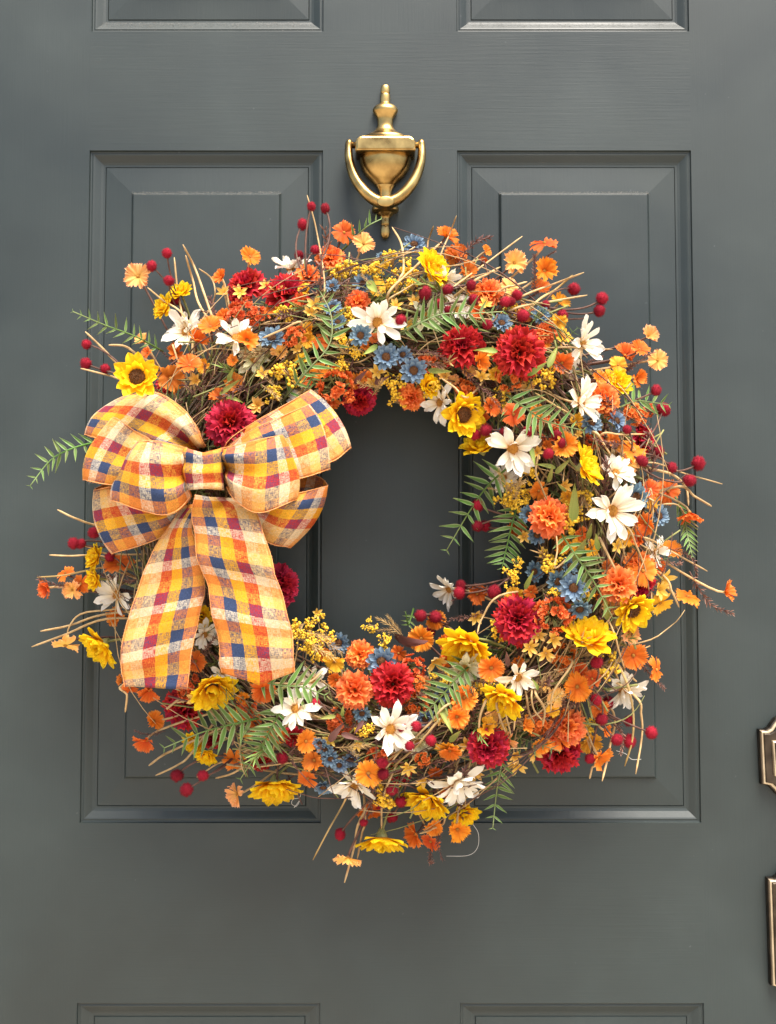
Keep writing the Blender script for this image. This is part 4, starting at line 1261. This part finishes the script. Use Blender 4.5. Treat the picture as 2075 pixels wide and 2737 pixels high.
def tor(a, r, dd):
    return np.array([(RING + r) * math.cos(a), 0.05 - (0.052 + dd), (RING + r) * math.sin(a)])


for i in range(420):
    a0 = random.random() * 6.283; span = R(random.uniform(30, 130))
    ph = random.random() * 6.283; rr = MINOR * (random.random() ** .6) * .62
    tws = random.uniform(-1.2, 1.2)
    pts = []
    for t in np.linspace(0, 1, 11):
        q = ph + tws * t
        pts.append(tor(a0 + span * t, rr * math.cos(q) + random.gauss(0, .0015), rr * math.sin(q) * .75 + random.gauss(0, .0012)))
    tw.add(*tube(np.array(pts), random.uniform(.0009, .0030) if rr < .04 else random.uniform(.0008, .0018), 5), random.choice((0, 0, 0, 1, 2)))
to = obj('twig_base', tw.mesh('twig_base', [TWIG1, TWIG2, TWIG3]), wreath)
to['kind'] = 'stuff'
sb = MB()
for i in range(560):
    a0 = random.random() * 6.283
    r1 = random.uniform(-.075, .085)
    out = r1 > 0
    da = R(random.uniform(-40, 25))
    d0 = random.uniform(-.02, .02); d1 = .72 * math.sqrt(max(MINOR ** 2 - r1 ** 2, .0005)) * random.uniform(.3, 1.02)
    pts = [tor(a0, 0, d0), tor(a0 + da * .5, r1 * .4 + random.gauss(0, .008), (d0 + d1) * .6), tor(a0 + da, r1, d1)]
    sb.add(*tube(catmull(pts, 8), random.uniform(.0006, .0012), 4), random.choice((0, 1, 1, 2)))
so_ = obj('stem_bundle', sb.mesh('stem_bundle', [STEMT, STEMG, STEMB]), wreath)
so_['kind'] = 'stuff'
st = MB()
for i in range(330):
    a0 = random.random() * 6.283
    r0 = random.uniform(-.05, .06); r1 = r0 + random.uniform(-.045, .055)
    r1 = max(-.085, min(.098, r1)); da = R(random.uniform(8, 38)) * random.choice((-1, -1, 1))
    pts = []
    bow_ = random.gauss(0, .009)
    for t in np.linspace(0, 1, 6):
        r_ = r0 + (r1 - r0) * t + bow_ * math.sin(math.pi * t)
        pts.append(tor(a0 + da * t, r_, .72 * math.sqrt(max(MINOR ** 2 - r_ ** 2, .0004)) * (.62 + .42 * t) + random.gauss(0, .002)))
    st.add(*tube(catmull(pts, 10), np.linspace(random.uniform(.0006, .0011), .00035, 10), 4), random.choice((0, 0, 1, 2, 2)))
sto = obj('straw_tangle', st.mesh('straw_tangle', [STEMT, STEMG, STEMB]), wreath)
sto['kind'] = 'stuff'
# filler sprays set deeper between the flowers
for i in range(240):
    a = random.random() * 6.283; r1 = random.uniform(-.068, .085)
    da = R(random.uniform(-30, 30)); dd = .72 * math.sqrt(max(MINOR ** 2 - r1 ** 2, .0003)) * random.uniform(.4, 1.0)
    p0 = tor(a, r1 * .2, dd * .1); p1 = tor(a + da, r1, dd)
    u_ = random.random()
    if u_ > .82 and r1 < -.045:
        continue
    if math.hypot(*(p1[[0, 2]])) > .255 and (u_ > .82 or random.random() < .45 or math.hypot(*(p1[[0, 2]])) > .268):
        continue
    src, nm = (NEED_M, 'needle_sprig') if u_ < .34 else (GRASS_M, 'grassy_sprig') if u_ < .56 else ((FERN_J, 'fern_frond') if u_ < .82 else (NEEDT_M, 'dried_grass_sprig'))
    l = min(.085, np.linalg.norm(p1 - p0) * 1.1 + .015)
    M = np.array(Matrix.Translation(Vector(p0))) @ frame(nrm(p1 - p0), random.random() * 6.28) @ np.diag([l, l, l, 1])
    obj(nm, random.choice(src), wreath, Matrix(M.tolist()))

# loose threads
for reg, pts in (('R6', [(1400, 1540), (1435, 1600), (1430, 1690), (1370, 1740), (1230, 1745)]), ('R6', [(300, 1330), (290, 1370), (250, 1380), (240, 1410), (270, 1425), (290, 1390), (255, 1435)]),
                 ('R5', [(1120, 830), (1180, 850), (1220, 885), (1280, 885)])):
    Q = catmull([P(*px_of(reg, x, y), .03) for x, y in pts], 30)
    mb = MB(); mb.add(*tube(Q - Q[0], .00022, 4))
    part('loose_thread', mb.mesh('loose_thread', [THREAD]), Q[0])

# ---------------------------------------------------------------- bow
bow = obj('bow', None)
BL = P(*px_of('A', 905, 480), 0.15)
bow.location = BL
tagthing(bow, 'orange, yellow and navy plaid ribbon bow tied on the left side of the wreath', 'bow')


def apx(q):
    return px_of('A', *q)


def ribbon_obj(name, SA, SB, u0, u1, wire=True, nw=16, voff=0.0, wave=0.0, push=None):
    """SA/SB: arrays (n,3) of the two edges in world space"""
    n = len(SA)
    mid = (SA + SB) / 2
    wd = np.median(np.linalg.norm(SA - SB, axis=1))
    Ls = np.concatenate([[0], np.cumsum(np.linalg.norm(np.diff(mid, axis=0), axis=1))]) / 0.064 + voff
    V = []; UV = []
    for i in range(n):
        for j in range(nw + 1):
            s = j / nw
            p = SA[i] * (1 - s) + SB[i] * s
            nz = mnoise.noise((Ls[i] * 2.6 + u0 * 7, s * 1.7, voff * 31)) * .0042 + mnoise.noise((Ls[i] * 7 + u0 * 7, s * 4.5, voff * 17)) * .0011
            p = p + np.array([nz * .35, wave * math.sin(Ls[i] * 4.1 + s * 2.2) * math.sin(math.pi * s) + nz, nz * .3])
            if push is not None:
                p = p + push[i] * 4 * s * (1 - s)
            V.append(p - BL); UV.append((u0 + (u1 - u0) * s, Ls[i]))
    mb = MB().add(V, grid_faces(n, nw + 1), UV)
    o = obj(name, mb.mesh(name, [RIBBON]), bow)
    md = o.modifiers.new('thickness', 'SOLIDIFY'); md.thickness = 0.0006; md.offset = 0
    if wire:
        Vg = np.array(V).reshape(n, nw + 1, 3)
        for E, inn in ((Vg[:, 0], Vg[:, 1]), (Vg[:, -1], Vg[:, -2])):
            w = MB()
            w.add(*tube(E, .00042, 4))
            # frayed fibres
            F2 = catmull(E, n * 6)
            I2 = catmull(inn, n * 6)
            for k in range(0, n * 6):
                outd = nrm(F2[k] - I2[k])
                q = F2[k]
                tip = q + nrm(outd + rng.normal(size=3) * .6) * random.uniform(.0006, .0022)
                a = nrm(rng.normal(size=3)) * .00018
                w.add([q - a, q + a, tip], [(0, 1, 2)])
            obj('wired_edge', w.mesh('wired_edge', [STITCH]), o)
    return o


def loop(A, B, dc, H, left, n=44, pleat=.010, voff=0.0, back=.85, opn=(0, 0)):
    A = np.array([apx(q) for q in A]); B = np.array([apx(q) for q in B])
    ta = np.linspace(0, 2 * math.pi, n)
    s = (1 - np.cos(ta)) / 2
    def at(C, ss):
        k = catmull(C, 60)
        x = ss * 59
        return np.stack([np.interp(x, np.arange(60), k[:, i]) for i in range(2)], 1)
    pa, pb = at(A, s), at(B, s)
    SA = []; SB = []
    for i in range(n):
        f = math.sin(ta[i])
        dep = dc + (H * f if f > 0 else H * back * f)
        ov = max(0.0, -f) ** .7
        SA.append(P(pa[i][0] + opn[0] * ov / 1.863, pa[i][1] + opn[1] * ov / 1.863, dep)); SB.append(P(*pb[i], dep - (0.004 if left else 0.004) * s[i]))
    SA, SB = np.array(SA), np.array(SB)
    mid = (SA + SB) / 2
    outd = nrm((mid[n // 2] - mid[0]) * np.array([1, 0, 1]))
    push = outd[None, :] * (.007 * s ** 4)[:, None] + np.array([0, -1, 0])[None, :] * (.007 * np.sin(ta) * s)[:, None]
    o = ribbon_obj('loop', SA, SB, 1.0 if left else 0.0, 0.0 if left else 1.0, voff=voff, wave=.003, push=push)
    # gathers near the knot
    me = o.data
    co = np.empty(len(me.vertices) * 3, dtype=np.float32); me.vertices.foreach_get('co', co); co = co.reshape(-1, 3)
    nw1 = len(co) // n
    for i in range(n):
        for j in range(nw1):
            co[i * nw1 + j, 1] += pleat * (1 - s[i]) ** 1.5 * math.cos(j / (nw1 - 1) * math.pi * 4 + voff) * (1 if 0 < j < nw1 - 1 else 1)
    me.vertices.foreach_set('co', co.ravel()); me.update()
    return o


loop([(905, 360), (860, 245), (755, 140), (650, 90), (500, 112)], [(810, 410), (640, 390), (450, 350), (312, 298)], .118, .024, True, voff=.3)
loop([(800, 400), (700, 360), (590, 300), (450, 213)], [(810, 540), (650, 560), (455, 552), (296, 525)], .132, .022, True, voff=.15)
loop([(800, 640), (650, 600), (480, 560), (358, 578)], [(830, 690), (740, 785), (600, 850), (440, 895)], .118, .024, True, voff=.5, opn=(25, -30))
loop([(820, 370), (740, 348), (650, 332), (575, 338)], [(835, 610), (765, 682), (660, 698), (448, 625)], .150, .030, True, voff=.0)
loop([(1000, 380), (1060, 300), (1250, 185), (1442, 76)], [(1040, 480), (1300, 480), (1530, 440), (1634, 365)], .120, .022, False, voff=.2)
loop([(1000, 390), (1120, 290), (1280, 215), (1430, 150)], [(1050, 560), (1250, 540), (1400, 515), (1532, 470)], .134, .020, False, voff=.45)
loop([(1040, 620), (1200, 610), (1380, 590), (1526, 555)], [(1060, 660), (1140, 740), (1220, 835), (1340, 862)], .116, .030, False, voff=.1, opn=(-50, -85))
loop([(985, 372), (1100, 345), (1200, 322), (1300, 303)], [(1020, 560), (1080, 650), (1190, 690), (1368, 622)], .150, .030, False, voff=.33)
# knot: a short band wrapped round the gathered loops
n = 40
SA = []; SB = []
for a in np.linspace(0, 2 * math.pi, n):
    sx = 902 + 100 * math.cos(math.pi - a)
    dep = .158 + .022 * math.sin(a)
    w = abs(math.cos(a))
    SA.append(P(*apx((sx - 2, 372 - 6 * w)), dep)); SB.append(P(*apx((sx + 4, 592 - 14 * w)), dep))
kn = ribbon_obj('knot', np.array(SA), np.array(SB), 0.10, 0.80, voff=.42, wire=False)
for i in range(n):
    for j in range(17):
        v = kn.data.vertices[i * 17 + j]
        c_ = math.cos(2 * math.pi * i / (n - 1))
        v.co.y += .0022 * math.cos(j / 16 * math.pi * 5 + .6) * (.4 + .6 * abs(c_)) - .004 * math.sin(math.pi * j / 16)
        v.co.z += -.0045 * (1 - abs(c_)) * (j / 16 - .5) * -2 * .8


def tail(A, B, deps, left, voff, nwave):
    n = 46
    A = catmull([(*apx(q), d) for q, d in zip(A, deps)], n); B = catmull([(*apx(q), d) for q, d in zip(B, deps)], n)
    SA = np.array([P(*q) for q in A]); SB = np.array([P(*q) for q in B])
    o = ribbon_obj('tail', SA, SB, 1.0 if left else 0.0, 0.0 if left else 1.0, voff=voff, wave=.005)
    if not left:
        me = o.data
        for i in range(n):
            for j in range(17):
                me.vertices[i * 17 + j].co.z -= .0125 * (1 - abs(j / 8 - 1)) * max(0, (i / (n - 1) - .8) / .2) ** 2


tail([(800, 650), (745, 740), (640, 900), (560, 1120), (500, 1320), (496, 1470), (515, 1555)], [(900, 650), (850, 745), (868, 860), (905, 1060), (870, 1240), (840, 1400), (815, 1572)], [.145, .150, .152, .150, .148, .146, .143], True, .55, 1)
tail([(862, 600), (850, 680), (862, 850), (935, 1120), (965, 1300), (985, 1420), (1000, 1482)], [(1060, 620), (1165, 690), (1240, 920), (1318, 1200), (1345, 1340), (1354, 1420), (1356, 1482)], [.150, .160, .164, .160, .156, .154, .150], False, .2, 1)
print('petals', NP, 'objects', len(bpy.data.objects))
